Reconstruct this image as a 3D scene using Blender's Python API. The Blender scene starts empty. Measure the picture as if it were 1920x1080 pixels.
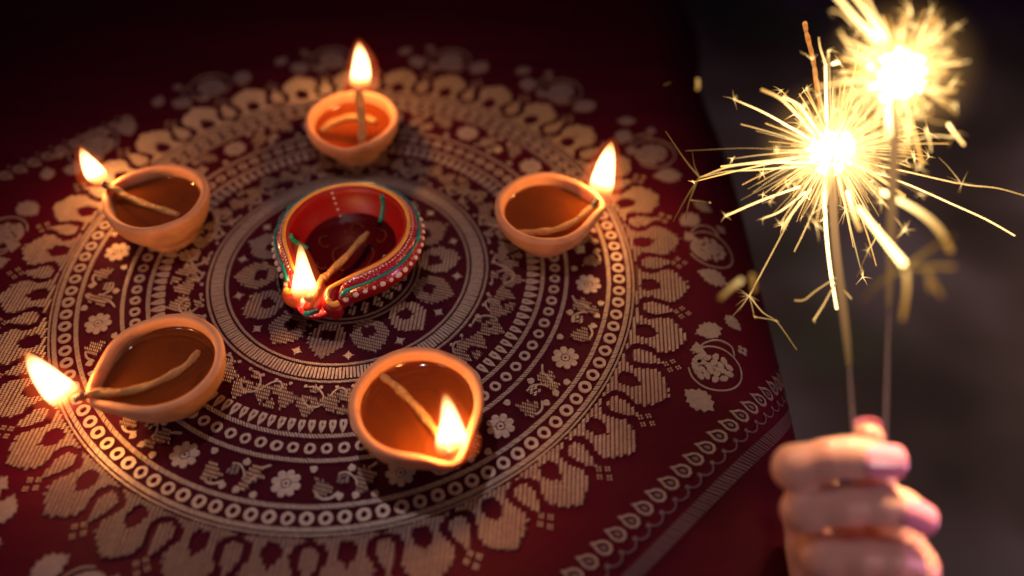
import bpy, bmesh, math, random
import numpy as np
from mathutils import Vector, Matrix, noise
from mathutils.geometry import tessellate_polygon
PI = math.pi
R = math.radians
rnd = random.Random(7)

# ------------------------------------------------------------------ camera, world, lights, exposure
sc = bpy.context.scene
COL = sc.collection
cd = bpy.data.cameras.new('camera')
cam = bpy.data.objects.new('camera', cd)
COL.objects.link(cam)
cam.location = (0, 0, .4)
cam.rotation_euler = (PI / 2 - .8563, 0, 0)
cd.sensor_width = 36
cd.lens = 30
cd.clip_start = .01
cd.clip_end = 30
cd.dof.use_dof = True
cd.dof.focus_distance = .486
cd.dof.aperture_fstop = 1.8
cd.dof.aperture_blades = 0
sc.camera = cam

w = bpy.data.worlds.new('World')
sc.world = w
w.use_nodes = True
w.node_tree.nodes['Background'].inputs[0].default_value = (.15, .07, .20, 1)
w.node_tree.nodes['Background'].inputs[1].default_value = .14

sc.view_settings.view_transform = 'Standard'
sc.view_settings.look = 'None'
sc.view_settings.exposure = 0
sc.view_settings.gamma = 1
sc.cycles.use_denoising = True
sc.cycles.sample_clamp_indirect = 1.5
sc.cycles.max_bounces = 6
sc.cycles.volume_step_rate = .35
sc.cycles.caustics_reflective = False
sc.cycles.caustics_refractive = False


def area(name, loc, target, size, power, color, spread=180):
    l = bpy.data.lights.new(name, 'AREA')
    l.shape = 'DISK'
    l.size = size
    l.energy = power
    l.color = color
    l.spread = R(spread)
    o = bpy.data.objects.new(name, l)
    COL.objects.link(o)
    o.location = loc
    o.rotation_euler = (Vector(target) - Vector(loc)).to_track_quat('-Z', 'Y').to_euler()
    return o


area('overhead_fill', (-.11, .38, .54), (-.115, .29, 0), .014, .135, (.92, .82, .95), 84)  # unseen fill added above the cloth for its general light
area('front_left_fill', (-.42, -.12, .30), (-.12, .33, .02), .10, .060, (1, .78, .82), 75)  # unseen fill added at front left for the bowls' near sides
area('ground_fill', (1.45, .95, .7), (1.0, .85, -.75), .4, 2.0, (1, .78, .66), 75)  # unseen fill added to light the ground beyond the table
area('pink_side_fill', (.48, .10, .02), (.160, .18, .06), .10, .045, (1, .36, .66), 50)  # pink fill added to the right of the hand
area('front_fill', (.36, -.08, .30), (.160, .17, .06),   .16, .018, (1, .66, .62), 26)  # weak frontal fill added for the hand and nails
area('warm_fill', (.20, .38, .23), (.158, .18, .06), .05, .21, (1, .55, .28), 22)  # added narrow fill standing in for sparkler light on the hand


def point(name, loc, power, color, rad):
    l = bpy.data.lights.new(name, 'POINT')
    l.energy = power
    l.color = color
    l.shadow_soft_size = rad
    o = bpy.data.objects.new(name, l)
    COL.objects.link(o)
    o.location = loc
    return o


# ------------------------------------------------------------------ node helpers
def mat(name):
    m = bpy.data.materials.new(name)
    m.use_nodes = True
    m.node_tree.nodes.clear()
    return m, m.node_tree.nodes, m.node_tree.links


def nd(N, t, **kw):
    n = N.new(t)
    for k, v in kw.items():
        if k.startswith('i_'):
            key = k[2:]
            key = int(key) if key.isdigit() else key.replace('_', ' ')
            n.inputs[key].default_value = v
        else:
            setattr(n, k, v)
    return n


def math_n(N, L, op, a, b=None, clamp=False):
    n = N.new('ShaderNodeMath')
    n.operation = op
    n.use_clamp = clamp
    for i, v in enumerate((a, b)):
        if v is None:
            continue
        if isinstance(v, (int, float)):
            n.inputs[i].default_value = v
        else:
            L.new(v, n.inputs[i])
    return n.outputs[0]


def ramp(N, L, src, stops, interp='LINEAR'):
    n = N.new('ShaderNodeValToRGB')
    n.color_ramp.interpolation = interp
    e = n.color_ramp.elements
    while len(e) > 1:
        e.remove(e[-1])
    e[0].position = stops[0][0]
    e[0].color = (*stops[0][1], 1)
    for p, c in stops[1:]:
        x = e.new(p)
        x.color = (*c, 1)
    L.new(src, n.inputs[0])
    return n.outputs[0]


def mixc(N, L, fac, a, b):
    n = N.new('ShaderNodeMix')
    n.data_type = 'RGBA'
    for i, v in ((0, fac), (6, a), (7, b)):
        if isinstance(v, (int, float)):
            n.inputs[i].default_value = v
        elif isinstance(v, tuple):
            n.inputs[i].default_value = (*v, 1)
        else:
            L.new(v, n.inputs[i])
    return n.outputs[2]


def out(N, L, sh, kind='Surface'):
    o = N.new('ShaderNodeOutputMaterial')
    L.new(sh, o.inputs[kind])


def bump(N, L, h, strength, dist, normal=None):
    b = nd(N, 'ShaderNodeBump')
    b.inputs['Strength'].default_value = strength
    b.inputs['Distance'].default_value = dist
    L.new(h, b.inputs['Height'])
    if normal:
        L.new(normal, b.inputs['Normal'])
    return b.outputs[0]


def plain(name, col, rough=.5, metal=0., spec=.5, var=.15, scale=200, bmp=0., sss=0., coat=0.):
    m, N, L = mat(name)
    p = N.new('ShaderNodeBsdfPrincipled')
    tc = nd(N, 'ShaderNodeTexCoord')
    nz = nd(N, 'ShaderNodeTexNoise')
    nz.inputs['Scale'].default_value = scale
    nz.inputs['Detail'].default_value = 5
    L.new(tc.outputs['Object'], nz.inputs['Vector'])
    c = mixc(N, L, nz.outputs[0], tuple(x * (1 - var) for x in col), tuple(min(1, x * (1 + var)) for x in col))
    L.new(c, p.inputs['Base Color'])
    p.inputs['Roughness'].default_value = rough
    p.inputs['Metallic'].default_value = metal
    p.inputs['Specular IOR Level'].default_value = spec
    p.inputs['Coat Weight'].default_value = coat
    if sss:
        p.inputs['Subsurface Weight'].default_value = sss
        p.inputs['Subsurface Radius'].default_value = (1, .35, .2)
        p.inputs['Subsurface Scale'].default_value = .004
    if bmp:
        L.new(bump(N, L, nz.outputs[0], bmp, .001), p.inputs['Normal'])
    out(N, L, p.outputs[0])
    return m


# ------------------------------------------------------------------ materials
def m_cloth():
    m, N, L = mat('crimson_silk')
    p = N.new('ShaderNodeBsdfPrincipled')
    tc = nd(N, 'ShaderNodeTexCoord')
    sep = nd(N, 'ShaderNodeSeparateXYZ')
    L.new(tc.outputs['Object'], sep.inputs[0])
    nz = nd(N, 'ShaderNodeTexNoise', i_Scale=14., i_Detail=4.)
    L.new(tc.outputs['Object'], nz.inputs['Vector'])
    nf = nd(N, 'ShaderNodeTexNoise', i_Scale=900., i_Detail=3.)
    L.new(tc.outputs['Object'], nf.inputs['Vector'])
    y = math_n(N, L, 'MULTIPLY', sep.outputs[1], 2 * PI / .0009)
    y = math_n(N, L, 'ADD', y, math_n(N, L, 'MULTIPLY', nz.outputs[0], 9.))
    s = math_n(N, L, 'SINE', y)
    x = math_n(N, L, 'SINE', math_n(N, L, 'MULTIPLY', sep.outputs[0], 2 * PI / .0011))
    h = math_n(N, L, 'ADD', math_n(N, L, 'MULTIPLY', s, .6), math_n(N, L, 'MULTIPLY', x, .15))
    h = math_n(N, L, 'ADD', h, math_n(N, L, 'MULTIPLY', nf.outputs[0], .9))
    c1 = mixc(N, L, nz.outputs[0], (.062, .0024, .0120), (.094, .0030, .0110))
    hf = ramp(N, L, h, [(.0, (0, 0, 0)), (1., (1, 1, 1))])
    c2 = mixc(N, L, hf, (.06, .001, .009), c1)
    L.new(c2, p.inputs['Base Color'])
    p.inputs['Roughness'].default_value = .62
    p.inputs['Specular IOR Level'].default_value = .10
    p.inputs['Sheen Weight'].default_value = .0
    p.inputs['Sheen Roughness'].default_value = .5
    p.inputs['Sheen Tint'].default_value = (.8, .3, .45, 1)
    # a few broad soft creases of the pressed silk
    wv = nd(N, 'ShaderNodeTexNoise', i_Scale=5., i_Detail=2.)
    mp = nd(N, 'ShaderNodeMapping')
    mp.inputs['Rotation'].default_value = (0, 0, .4)
    mp.inputs['Scale'].default_value = (1, 5, 1)
    L.new(tc.outputs['Object'], mp.inputs[0])
    L.new(mp.outputs[0], wv.inputs['Vector'])
    b1 = bump(N, L, wv.outputs[0], .5, .012)
    L.new(bump(N, L, h, .5, .00025, b1), p.inputs['Normal'])
    out(N, L, p.outputs[0])
    return m


def m_thread(name, ang, period=.0018, twill=.0008, col=(.42, .29, .205), dark=(.17, .07, .055), polar=False):
    """silk weft thread lying in parallel cords, each cord of short slanted stitches"""
    m, N, L = mat(name)
    p = N.new('ShaderNodeBsdfPrincipled')
    tc = nd(N, 'ShaderNodeNewGeometry')
    mp = nd(N, 'ShaderNodeMapping')
    mp.inputs['Rotation'].default_value = (0, 0, ang)
    L.new(tc.outputs['Position'], mp.inputs[0])
    nz = nd(N, 'ShaderNodeTexNoise', i_Scale=45., i_Detail=3.)
    L.new(tc.outputs['Position'], nz.inputs['Vector'])
    nf = nd(N, 'ShaderNodeTexNoise', i_Scale=700., i_Detail=4.)
    L.new(tc.outputs['Position'], nf.inputs['Vector'])
    sep = nd(N, 'ShaderNodeSeparateXYZ')
    L.new(mp.outputs[0], sep.inputs[0])
    wob = math_n(N, L, 'MULTIPLY', nz.outputs[0], .0035)
    x = math_n(N, L, 'ADD', sep.outputs[0], wob)
    cord = math_n(N, L, 'SINE', math_n(N, L, 'MULTIPLY', x, 2 * PI / period))
    d = math_n(N, L, 'ADD', math_n(N, L, 'MULTIPLY', sep.outputs[1], .85), math_n(N, L, 'MULTIPLY', x, .55))
    st = math_n(N, L, 'SINE', math_n(N, L, 'MULTIPLY', d, 2 * PI / twill))
    h = math_n(N, L, 'ADD', math_n(N, L, 'MULTIPLY', cord, .62), math_n(N, L, 'MULTIPLY', st, .28))
    h = math_n(N, L, 'ADD', h, math_n(N, L, 'MULTIPLY', math_n(N, L, 'SUBTRACT', nf.outputs[0], .5), 1.3))
    f = math_n(N, L, 'MULTIPLY', math_n(N, L, 'ADD', h, .62), 1.15, True)
    nb = nd(N, 'ShaderNodeTexNoise', i_Scale=18., i_Detail=2.)
    L.new(tc.outputs['Position'], nb.inputs['Vector'])
    c = mixc(N, L, nb.outputs[0], tuple(v * .8 for v in col), tuple(v * 1.15 for v in col))
    c = mixc(N, L, f, dark, c)
    L.new(c, p.inputs['Base Color'])
    p.inputs['Roughness'].default_value = .42
    p.inputs['Metallic'].default_value = .25
    p.inputs['Specular IOR Level'].default_value = .5
    L.new(bump(N, L, h, .8, .0005), p.inputs['Normal'])
    out(N, L, p.outputs[0])
    return m


def m_clay(name, col):
    m, N, L = mat(name)
    p = N.new('ShaderNodeBsdfPrincipled')
    tc = nd(N, 'ShaderNodeTexCoord')
    nz = nd(N, 'ShaderNodeTexNoise', i_Scale=70., i_Detail=6.)
    L.new(tc.outputs['Object'], nz.inputs['Vector'])
    nf = nd(N, 'ShaderNodeTexNoise', i_Scale=900., i_Detail=4.)
    L.new(tc.outputs['Object'], nf.inputs['Vector'])
    nb = nd(N, 'ShaderNodeTexNoise', i_Scale=38., i_Detail=5.)
    L.new(tc.outputs['Object'], nb.inputs['Vector'])
    c = mixc(N, L, nz.outputs[0], tuple(v * .72 for v in col), tuple(min(1, v * 1.22) for v in col))
    st = ramp(N, L, nb.outputs[0], [(.56, (0, 0, 0)), (.70, (1, 1, 1))])
    c = mixc(N, L, math_n(N, L, 'MULTIPLY', st, .55), c, (.26, .085, .035))
    sp = ramp(N, L, nf.outputs[0], [(.55, (0, 0, 0)), (.75, (1, 1, 1))])
    c = mixc(N, L, math_n(N, L, 'MULTIPLY', sp, .25), c, (.62, .36, .22))
    L.new(c, p.inputs['Base Color'])
    p.inputs['Roughness'].default_value = .68
    p.inputs['Specular IOR Level'].default_value = .3
    p.inputs['Subsurface Weight'].default_value = .25
    p.inputs['Subsurface Radius'].default_value = (1, .35, .12)
    p.inputs['Subsurface Scale'].default_value = .005
    mp = nd(N, 'ShaderNodeMapping')
    mp.inputs['Scale'].default_value = (12, 12, 450)
    L.new(tc.outputs['Object'], mp.inputs[0])
    nr = nd(N, 'ShaderNodeTexNoise', i_Scale=1., i_Detail=2.)
    L.new(mp.outputs[0], nr.inputs['Vector'])
    b = bump(N, L, nr.outputs[0], .7, .0008)
    L.new(bump(N, L, nf.outputs[0], .6, .0004, b), p.inputs['Normal'])
    out(N, L, p.outputs[0])
    return m


def m_oil(name, tint, alpha):
    m, N, L = mat(name)
    g = nd(N, 'ShaderNodeBsdfGlossy')
    g.inputs['Roughness'].default_value = .03
    g.inputs['Color'].default_value = (1, .95, .88, 1)
    t = nd(N, 'ShaderNodeBsdfTransparent')
    t.inputs[0].default_value = (*tint, 1)
    df = nd(N, 'ShaderNodeBsdfDiffuse')
    df.inputs[0].default_value = (.30, .080, .014, 1)
    fr = nd(N, 'ShaderNodeFresnel')
    fr.inputs[0].default_value = 1.47
    nz = nd(N, 'ShaderNodeTexNoise', i_Scale=60., i_Detail=1.)
    tc = nd(N, 'ShaderNodeTexCoord')
    L.new(tc.outputs['Object'], nz.inputs['Vector'])
    bn = bump(N, L, nz.outputs[0], .12, .002)
    L.new(bn, g.inputs['Normal'])
    L.new(bn, fr.inputs['Normal'])
    a = nd(N, 'ShaderNodeMixShader')
    a.inputs[0].default_value = alpha
    L.new(t.outputs[0], a.inputs[1])
    L.new(df.outputs[0], a.inputs[2])
    b = nd(N, 'ShaderNodeMixShader')
    L.new(fr.outputs[0], b.inputs[0])
    L.new(a.outputs[0], b.inputs[1])
    L.new(g.outputs[0], b.inputs[2])
    out(N, L, b.outputs[0])
    return m


def m_wick():
    m, N, L = mat('oiled_cotton')
    p = N.new('ShaderNodeBsdfPrincipled')
    at = nd(N, 'ShaderNodeAttribute', attribute_name='char')
    tc = nd(N, 'ShaderNodeTexCoord')
    nz = nd(N, 'ShaderNodeTexNoise', i_Scale=700., i_Detail=4.)
    L.new(tc.outputs['Object'], nz.inputs['Vector'])
    c = mixc(N, L, nz.outputs[0], (.42, .19, .045), (.66, .36, .11))
    c = mixc(N, L, at.outputs['Fac'], c, (.012, .009, .008))
    L.new(c, p.inputs['Base Color'])
    p.inputs['Roughness'].default_value = .45
    p.inputs['Subsurface Weight'].default_value = .2
    p.inputs['Subsurface Scale'].default_value = .002
    L.new(bump(N, L, nz.outputs[0], 1., .0012), p.inputs['Normal'])
    out(N, L, p.outputs[0])
    return m


def m_flame():
    """glowing gas: strongest along the middle, thin and yellow near the wick, orange at its skin"""
    m, N, L = mat('burning_gas')
    tc = nd(N, 'ShaderNodeTexCoord')
    sep = nd(N, 'ShaderNodeSeparateXYZ')
    L.new(tc.outputs['Generated'], sep.inputs[0])
    z = sep.outputs[2]
    k = ramp(N, L, z, [(0, (.012,) * 3), (.09, (.03,) * 3), (.2, (.28,) * 3), (.34, (1,) * 3), (.8, (.9,) * 3), (1, (.35,) * 3)])
    c = ramp(N, L, z, [(0, (.45, .42, .9)), (.05, (1, .40, .08)), (.12, (1, .42, .06)), (.32, (1, .60, .26)), (.8, (1, .58, .24)), (1, (1, .38, .08))])
    e = nd(N, 'ShaderNodeEmission')
    L.new(c, e.inputs[0])
    L.new(math_n(N, L, 'MULTIPLY', k, 640.), e.inputs[1])
    out(N, L, e.outputs[0], 'Volume')
    return m


def m_halo():
    m, N, L = mat('halo_glow')  # glow round a flame, put into a faint red emitting volume
    e = nd(N, 'ShaderNodeEmission')
    e.inputs[0].default_value = (1, .12, .02, 1)
    e.inputs[1].default_value = 20.
    out(N, L, e.outputs[0], 'Volume')
    return m


def m_glow_haze():
    """incandescent smoke thinning away from a burning tip"""
    m, N, L = mat('spark_glow_haze')
    tc = nd(N, 'ShaderNodeTexCoord')
    ln = nd(N, 'ShaderNodeVectorMath', operation='LENGTH')
    mp = nd(N, 'ShaderNodeMapping')
    mp.inputs['Location'].default_value = (-1, -1, -1)
    mp.inputs['Scale'].default_value = (2, 2, 2)
    L.new(tc.outputs['Generated'], mp.inputs[0])
    L.new(mp.outputs[0], ln.inputs[0])
    k = math_n(N, L, 'SUBTRACT', 1., ln.outputs['Value'], True)
    k = math_n(N, L, 'POWER', k, 2.2)
    e = nd(N, 'ShaderNodeEmission')
    e.inputs[0].default_value = (1, .50, .13, 1)
    L.new(math_n(N, L, 'MULTIPLY', k, 34.), e.inputs[1])
    out(N, L, e.outputs[0], 'Volume')
    return m


def m_emit_attr(name, strength, sampled=True):
    m, N, L = mat(name)
    e = nd(N, 'ShaderNodeEmission')
    at = nd(N, 'ShaderNodeAttribute', attribute_name='col')
    L.new(at.outputs['Color'], e.inputs[0])
    e.inputs[1].default_value = strength
    out(N, L, e.outputs[0])
    m.cycles.emission_sampling = 'AUTO' if sampled else 'NONE'
    return m


def m_skin():
    m, N, L = mat('skin')
    p = N.new('ShaderNodeBsdfPrincipled')
    tc = nd(N, 'ShaderNodeTexCoord')
    nz = nd(N, 'ShaderNodeTexNoise', i_Scale=55., i_Detail=4.)
    L.new(tc.outputs['Object'], nz.inputs['Vector'])
    c = mixc(N, L, nz.outputs[0], (.62, .32, .25), (.72, .43, .34))
    L.new(c, p.inputs['Base Color'])
    p.inputs['Roughness'].default_value = .42
    p.inputs['Subsurface Weight'].default_value = .35
    p.inputs['Subsurface Radius'].default_value = (1, .3, .18)
    p.inputs['Subsurface Scale'].default_value = .004
    vo = nd(N, 'ShaderNodeTexVoronoi', i_Scale=900.)
    L.new(tc.outputs['Object'], vo.inputs['Vector'])
    L.new(bump(N, L, vo.outputs[0], .25, .0003), p.inputs['Normal'])
    out(N, L, p.outputs[0])
    return m


def m_glitter():
    m, N, L = mat('red_glitter_enamel')
    p = N.new('ShaderNodeBsdfPrincipled')
    tc = nd(N, 'ShaderNodeTexCoord')
    vo = nd(N, 'ShaderNodeTexVoronoi', i_Scale=1100.)
    L.new(tc.outputs['Object'], vo.inputs['Vector'])
    sep = nd(N, 'ShaderNodeSeparateColor')
    L.new(vo.outputs['Color'], sep.inputs[0])
    f = math_n(N, L, 'GREATER_THAN', sep.outputs[0], .72)
    f2 = math_n(N, L, 'LESS_THAN', vo.outputs['Distance'], .42)
    f = math_n(N, L, 'MULTIPLY', f, f2)
    c = mixc(N, L, f, (.42, .006, .018), (.85, .35, .42))
    L.new(c, p.inputs['Base Color'])
    p.inputs['Roughness'].default_value = .28
    L.new(math_n(N, L, 'MULTIPLY', f, .7), p.inputs['Metallic'])
    p.inputs['Coat Weight'].default_value = .5
    L.new(bump(N, L, sep.outputs[1], .8, .0006), p.inputs['Normal'])
    out(N, L, p.outputs[0])
    return m


def m_ground():
    m, N, L = mat('garden_ground')
    p = N.new('ShaderNodeBsdfPrincipled')
    tc = nd(N, 'ShaderNodeTexCoord')
    nz = nd(N, 'ShaderNodeTexNoise', i_Scale=3.1, i_Detail=2.5)
    L.new(tc.outputs['Object'], nz.inputs['Vector'])
    n2 = nd(N, 'ShaderNodeTexNoise', i_Scale=2.3, i_Detail=2.)
    mp = nd(N, 'ShaderNodeMapping')
    mp.inputs['Location'].default_value = (3.7, 1.9, 4.)
    L.new(tc.outputs['Object'], mp.inputs[0])
    L.new(mp.outputs[0], n2.inputs['Vector'])
    c = ramp(N, L, nz.outputs[0], [(.30, (.035, .02, .016)), (.45, (.08, .05, .045)), (.56, (.13, .09, .095)), (.7, (.19, .15, .16))])
    g = ramp(N, L, n2.outputs[0], [(.52, (0, 0, 0)), (.72, (1, 1, 1))])
    c = mixc(N, L, g, c, (.05, .075, .03))
    L.new(c, p.inputs['Base Color'])
    p.inputs['Roughness'].default_value = .9
    out(N, L, p.outputs[0])
    return m


M_CLOTH = m_cloth()
M_THREAD = m_thread('silk_thread', R(3))
M_THREAD_X = m_thread('silk_thread_crosswise', R(78))
M_DIMMED = plain('dimmed_thread', (.27, .195, .17), .5, .1, var=.3, scale=400, bmp=.4)  # outer motifs' fade into the dark is put into this thread colour
M_DIMMED_PURPLE = plain('dimmed_purple_thread', (.16, .09, .10), .55, .1, var=.3, scale=400, bmp=.4)  # the border's fade into the dark, put into a darker thread colour
M_GROUNDWEAVE = plain('dark_weft', (.10, .028, .024), .5, .1, var=.3, scale=500, bmp=.3)
M_STITCH = plain('pale_silk_stitch', (.66, .47, .30), .38, .25, var=.35, scale=600, bmp=.2)
M_ROPE = plain('silk_cord', (.50, .355, .25), .42, .2, var=.35, scale=400, bmp=.5)
M_CLAY = m_clay('terracotta', (.70, .33, .155))
M_OIL = m_oil('lamp_oil', (.74, .40, .16), .30)
M_OIL2 = m_oil('lamp_oil_clear', (.74, .46, .34), .0)
M_WICK = m_wick()
M_FLAME = m_flame()
M_HALO = m_halo()
M_GLOW_HAZE = m_glow_haze()
M_RED = plain('red_enamel', (.34, .004, .003), .42, coat=.0, var=.2, scale=90, bmp=.05)
M_GLIT = m_glitter()
M_YEL = plain('yellow_paint', (.86, .40, .06), .3, var=.15, scale=300, bmp=.2, coat=.3)
M_TEAL = plain('green_paint', (.0, .24, .17), .3, var=.25, scale=300, bmp=.2, coat=.3)
M_BEAD = plain('cream_paint', (.86, .62, .46), .3, var=.1, scale=300, coat=.3)
M_PINK = plain('pink_paint', (.75, .25, .30), .3, var=.1, scale=300)
M_OCHRE = plain('ochre_paint', (.70, .26, .07), .4, var=.2, scale=300)
M_SPARK = m_emit_attr('burning_metal', 1., False)
M_CORE = m_emit_attr('white_hot_metal', 1., True)
M_WIRE = plain('steel_wire', (.30, .25, .25), .5, .6)
M_SKIN = m_skin()
M_NAIL = plain('pink_nail_polish', (.82, .30, .44), .15, coat=1., var=.04, sss=.3)
M_WOOD = plain('dark_wood', (.05, .025, .015), .5, scale=30)
M_GROUND = m_ground()


# ------------------------------------------------------------------ object helpers
def tag(o, label=None, cat=None, group=None, kind=None):
    for k, v in (('label', label), ('category', cat), ('group', group), ('kind', kind)):
        if v:
            o[k] = v
    return o


def empty(name, loc=(0, 0, 0)):
    o = bpy.data.objects.new(name, None)
    COL.objects.link(o)
    o.location = loc
    o.empty_display_size = .01
    return o


def mesh_obj(name, verts, faces, m, parent=None, smooth=True, col=None, attr=None):
    me = bpy.data.meshes.new(name)
    me.from_pydata([tuple(v) for v in verts], [], faces)
    if smooth:
        me.polygons.foreach_set('use_smooth', [True] * len(me.polygons))
    if col is not None:
        a = me.color_attributes.new('col', 'FLOAT_COLOR', 'POINT')
        a.data.foreach_set('color', np.asarray(col, dtype=np.float32).ravel())
    if attr is not None:
        a = me.attributes.new('char', 'FLOAT', 'POINT')
        a.data.foreach_set('value', np.asarray(attr, dtype=np.float32))
    me.materials.append(m)
    me.update()
    o = bpy.data.objects.new(name, me)
    COL.objects.link(o)
    if parent:
        o.parent = parent
    return o


class MB:
    def __init__(s):
        s.v = []
        s.f = []
        s.c = []

    def add(s, v, f, c=None):
        b = len(s.v)
        s.v += [tuple(x) for x in v]
        s.f += [tuple(i + b for i in q) for q in f]
        if c is not None:
            s.c += list(c)

    def build(s, name, m, parent=None, smooth=True):
        return mesh_obj(name, s.v, s.f, m, parent, smooth, s.c if s.c else None)


def catmull(pts, n):
    P = [Vector(p) for p in pts]
    P = [P[0] * 2 - P[1]] + P + [P[-1] * 2 - P[-2]]
    o = []
    for i in range(1, len(P) - 2):
        for k in range(n):
            t = k / n
            a, b, c, d = P[i - 1], P[i], P[i + 1], P[i + 2]
            o.append(.5 * ((2 * b) + (c - a) * t + (2 * a - 5 * b + 4 * c - d) * t * t + (3 * b - a - 3 * c + d) * t ** 3))
    o.append(P[-2])
    return o


def tube(path, radii, sides=8, cols=None, closed=False, flat=1., lump=None):
    """tube along a path; returns verts, faces, colours"""
    P = [Vector(p) for p in path]
    n = len(P)
    v, f, c = [], [], []
    up = Vector((0, 0, 1))
    prev = None
    for i in range(n):
        t = (P[(i + 1) % n] - P[i - 1]) if closed else (P[min(i + 1, n - 1)] - P[max(i - 1, 0)])
        t.normalize()
        if prev is None:
            a = t.cross(up)
            if a.length < .1:
                a = t.cross(Vector((0, 1, 0)))
        else:
            a = prev - t * prev.dot(t)
        a.normalize()
        prev = a
        b = t.cross(a)
        r = radii[i] if hasattr(radii, '__len__') else radii
        for k in range(sides):
            q = 2 * PI * k / sides
            rr = r * (1 + (lump(i, q) if lump else 0))
            v.append(P[i] + a * (math.cos(q) * rr) + b * (math.sin(q) * rr * flat))
            if cols is not None:
                c.append(cols[i])
    m = n if closed else n - 1
    for i in range(m):
        j = (i + 1) % n
        for k in range(sides):
            l = (k + 1) % sides
            f.append((i * sides + k, i * sides + l, j * sides + l, j * sides + k))
    if not closed:
        f.append(tuple(range(sides))[::-1])
        f.append(tuple((n - 1) * sides + k for k in range(sides)))
    return v, f, c


# ------------------------------------------------------------------ table, tablecloth, ground
def box(mb, x0, x1, y0, y1, z0, z1):
    v = [(x, y, z) for x in (x0, x1) for y in (y0, y1) for z in (z0, z1)]
    mb.add(v, [(0, 1, 3, 2), (4, 6, 7, 5), (0, 4, 5, 1), (2, 3, 7, 6), (0, 2, 6, 4), (1, 5, 7, 3)])


gnd = mesh_obj('ground', [(-6, -5, -.75), (8, -5, -.75), (8, 9, -.75), (-6, 9, -.75)], [(0, 1, 2, 3)], M_GROUND, smooth=False)
tag(gnd, kind='structure')
EX, EY = .112, .118            # right edge and front edge of the flat part of the table top
RC, RR = .05, .055             # its rounded corner, and an added wide roll that fades the cloth's edge
tb = empty('table', (-.35, .6, -.75))
tag(tb, 'dark wooden table hidden beneath the crimson brocade cloth', 'table')
mb = MB()
box(mb, -.85 + .35, EX - .006 + .35, EY + .006 - .6, 1.15 - .6, .690, .744)
mb.build('table_top', M_WOOD, tb, False)
for x, y in ((-.78, .2), (.10, .2), (-.78, 1.08), (.10, 1.08)):
    mb = MB()
    box(mb, x + .35 - .022, x + .35 + .022, y - .6 - .022, y - .6 + .022, 0, .715)
    mb.build('leg', M_WOOD, tb, False)

# the cloth: a flat sheet whose right and front sides roll down in a wide added round, shaped to fade the edge into the dark, and hang in soft folds
def surf(x, y):
    """carry a point of the laid-out cloth onto its place over the table"""
    cx, cy = EX - RC, EY + RC
    if x > cx and y < cy:
        d = math.hypot(x - cx, y - cy)
        nx, ny, off = (x - cx) / max(d, 1e-9), (y - cy) / max(d, 1e-9), d - RC
    elif x - EX > EY - y:
        nx, ny, off = 1, 0, x - EX
    else:
        nx, ny, off = 0, -1, EY - y
    if off <= 0:
        return x, y, 0.
    a = min(off / RR, PI / 2)
    t = y if nx > .5 else x
    e = RR * math.sin(a) - off + .005 * math.sin(a) ** 2 * math.sin(21 * t + 2 * math.sin(9 * t))
    z = RR * (math.cos(a) - 1)
    if off > RR * PI / 2:
        h = off - RR * PI / 2
        z -= h
        e += min(1, h / .1) * .006 * math.sin(60 * t + 2 * math.sin(17 * t))
    return x + nx * e, y + ny * e, z




def cloth_outline(off, n_corner=10):
    """boundary of the top moved outwards by off: front-left, front-right corner rounded, back-right"""
    pts = [(-.88, EY - off)]
    r = RC + off
    cx, cy = EX - RC, EY + RC
    xs = np.linspace(-.86, cx, 90)
    pts += [(x, EY - off) for x in xs]
    for k in range(1, n_corner):
        a = -PI / 2 + PI / 2 * k / n_corner
        pts.append((cx + r * math.cos(a), cy + r * math.sin(a)))
    pts += [(EX + off, y) for y in np.linspace(cy, 1.18, 110)]
    return pts


V, Fc = [], []
offs = [-.03, -.002, 0.] + [RR * a for a in np.linspace(.06, PI / 2, 22)] + [RR * PI / 2 + .022 * k for k in range(1, 12)]
npt = len(cloth_outline(0.))
for o_ in offs:
    V += [surf(x, y) for x, y in cloth_outline(o_)]
for j in range(len(offs) - 1):
    for i in range(npt - 1):
        Fc.append((j * npt + i, j * npt + i + 1, (j + 1) * npt + i + 1, (j + 1) * npt + i))
bk = len(V)
V.append((-.88, 1.18, 0))
Fc.append(tuple(range(npt)) + (bk,))
cloth = mesh_obj('tablecloth', V, Fc, M_CLOTH)
cloth.data.polygons[len(cloth.data.polygons) - 1].use_smooth = False
tag(cloth, 'dark crimson silk tablecloth woven with a pale gold circular flower pattern', 'tablecloth')

# ------------------------------------------------------------------ woven pattern (mm, around the centre of the roundel)
CC = (-.1031, .3634)
ZT, ZB = .00060, -.0003


class Motif:
    def __init__(s, outer, holes=()):
        loops = [[Vector((x, y, 0)) for x, y in outer]] + [[Vector((x, y, 0)) for x, y in h] for h in holes]
        tri = tessellate_polygon(loops)
        pts = [p for l in loops for p in l]
        n = len(pts)
        s.top = np.array([(p.x, p.y) for p in pts])
        s.n = n
        s.loops = [len(l) for l in loops]
        f = []
        for a, b, c in tri:
            ar = (pts[b] - pts[a]).cross(pts[c] - pts[a]).z
            f.append((a, b, c) if ar > 0 else (a, c, b))
        b0 = 0
        for l in loops:
            m = len(l)
            for i in range(m):
                j = (i + 1) % m
                f.append((b0 + i, b0 + j, n + b0 + j, n + b0 + i))
            b0 += m
        s.f = f


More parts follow.
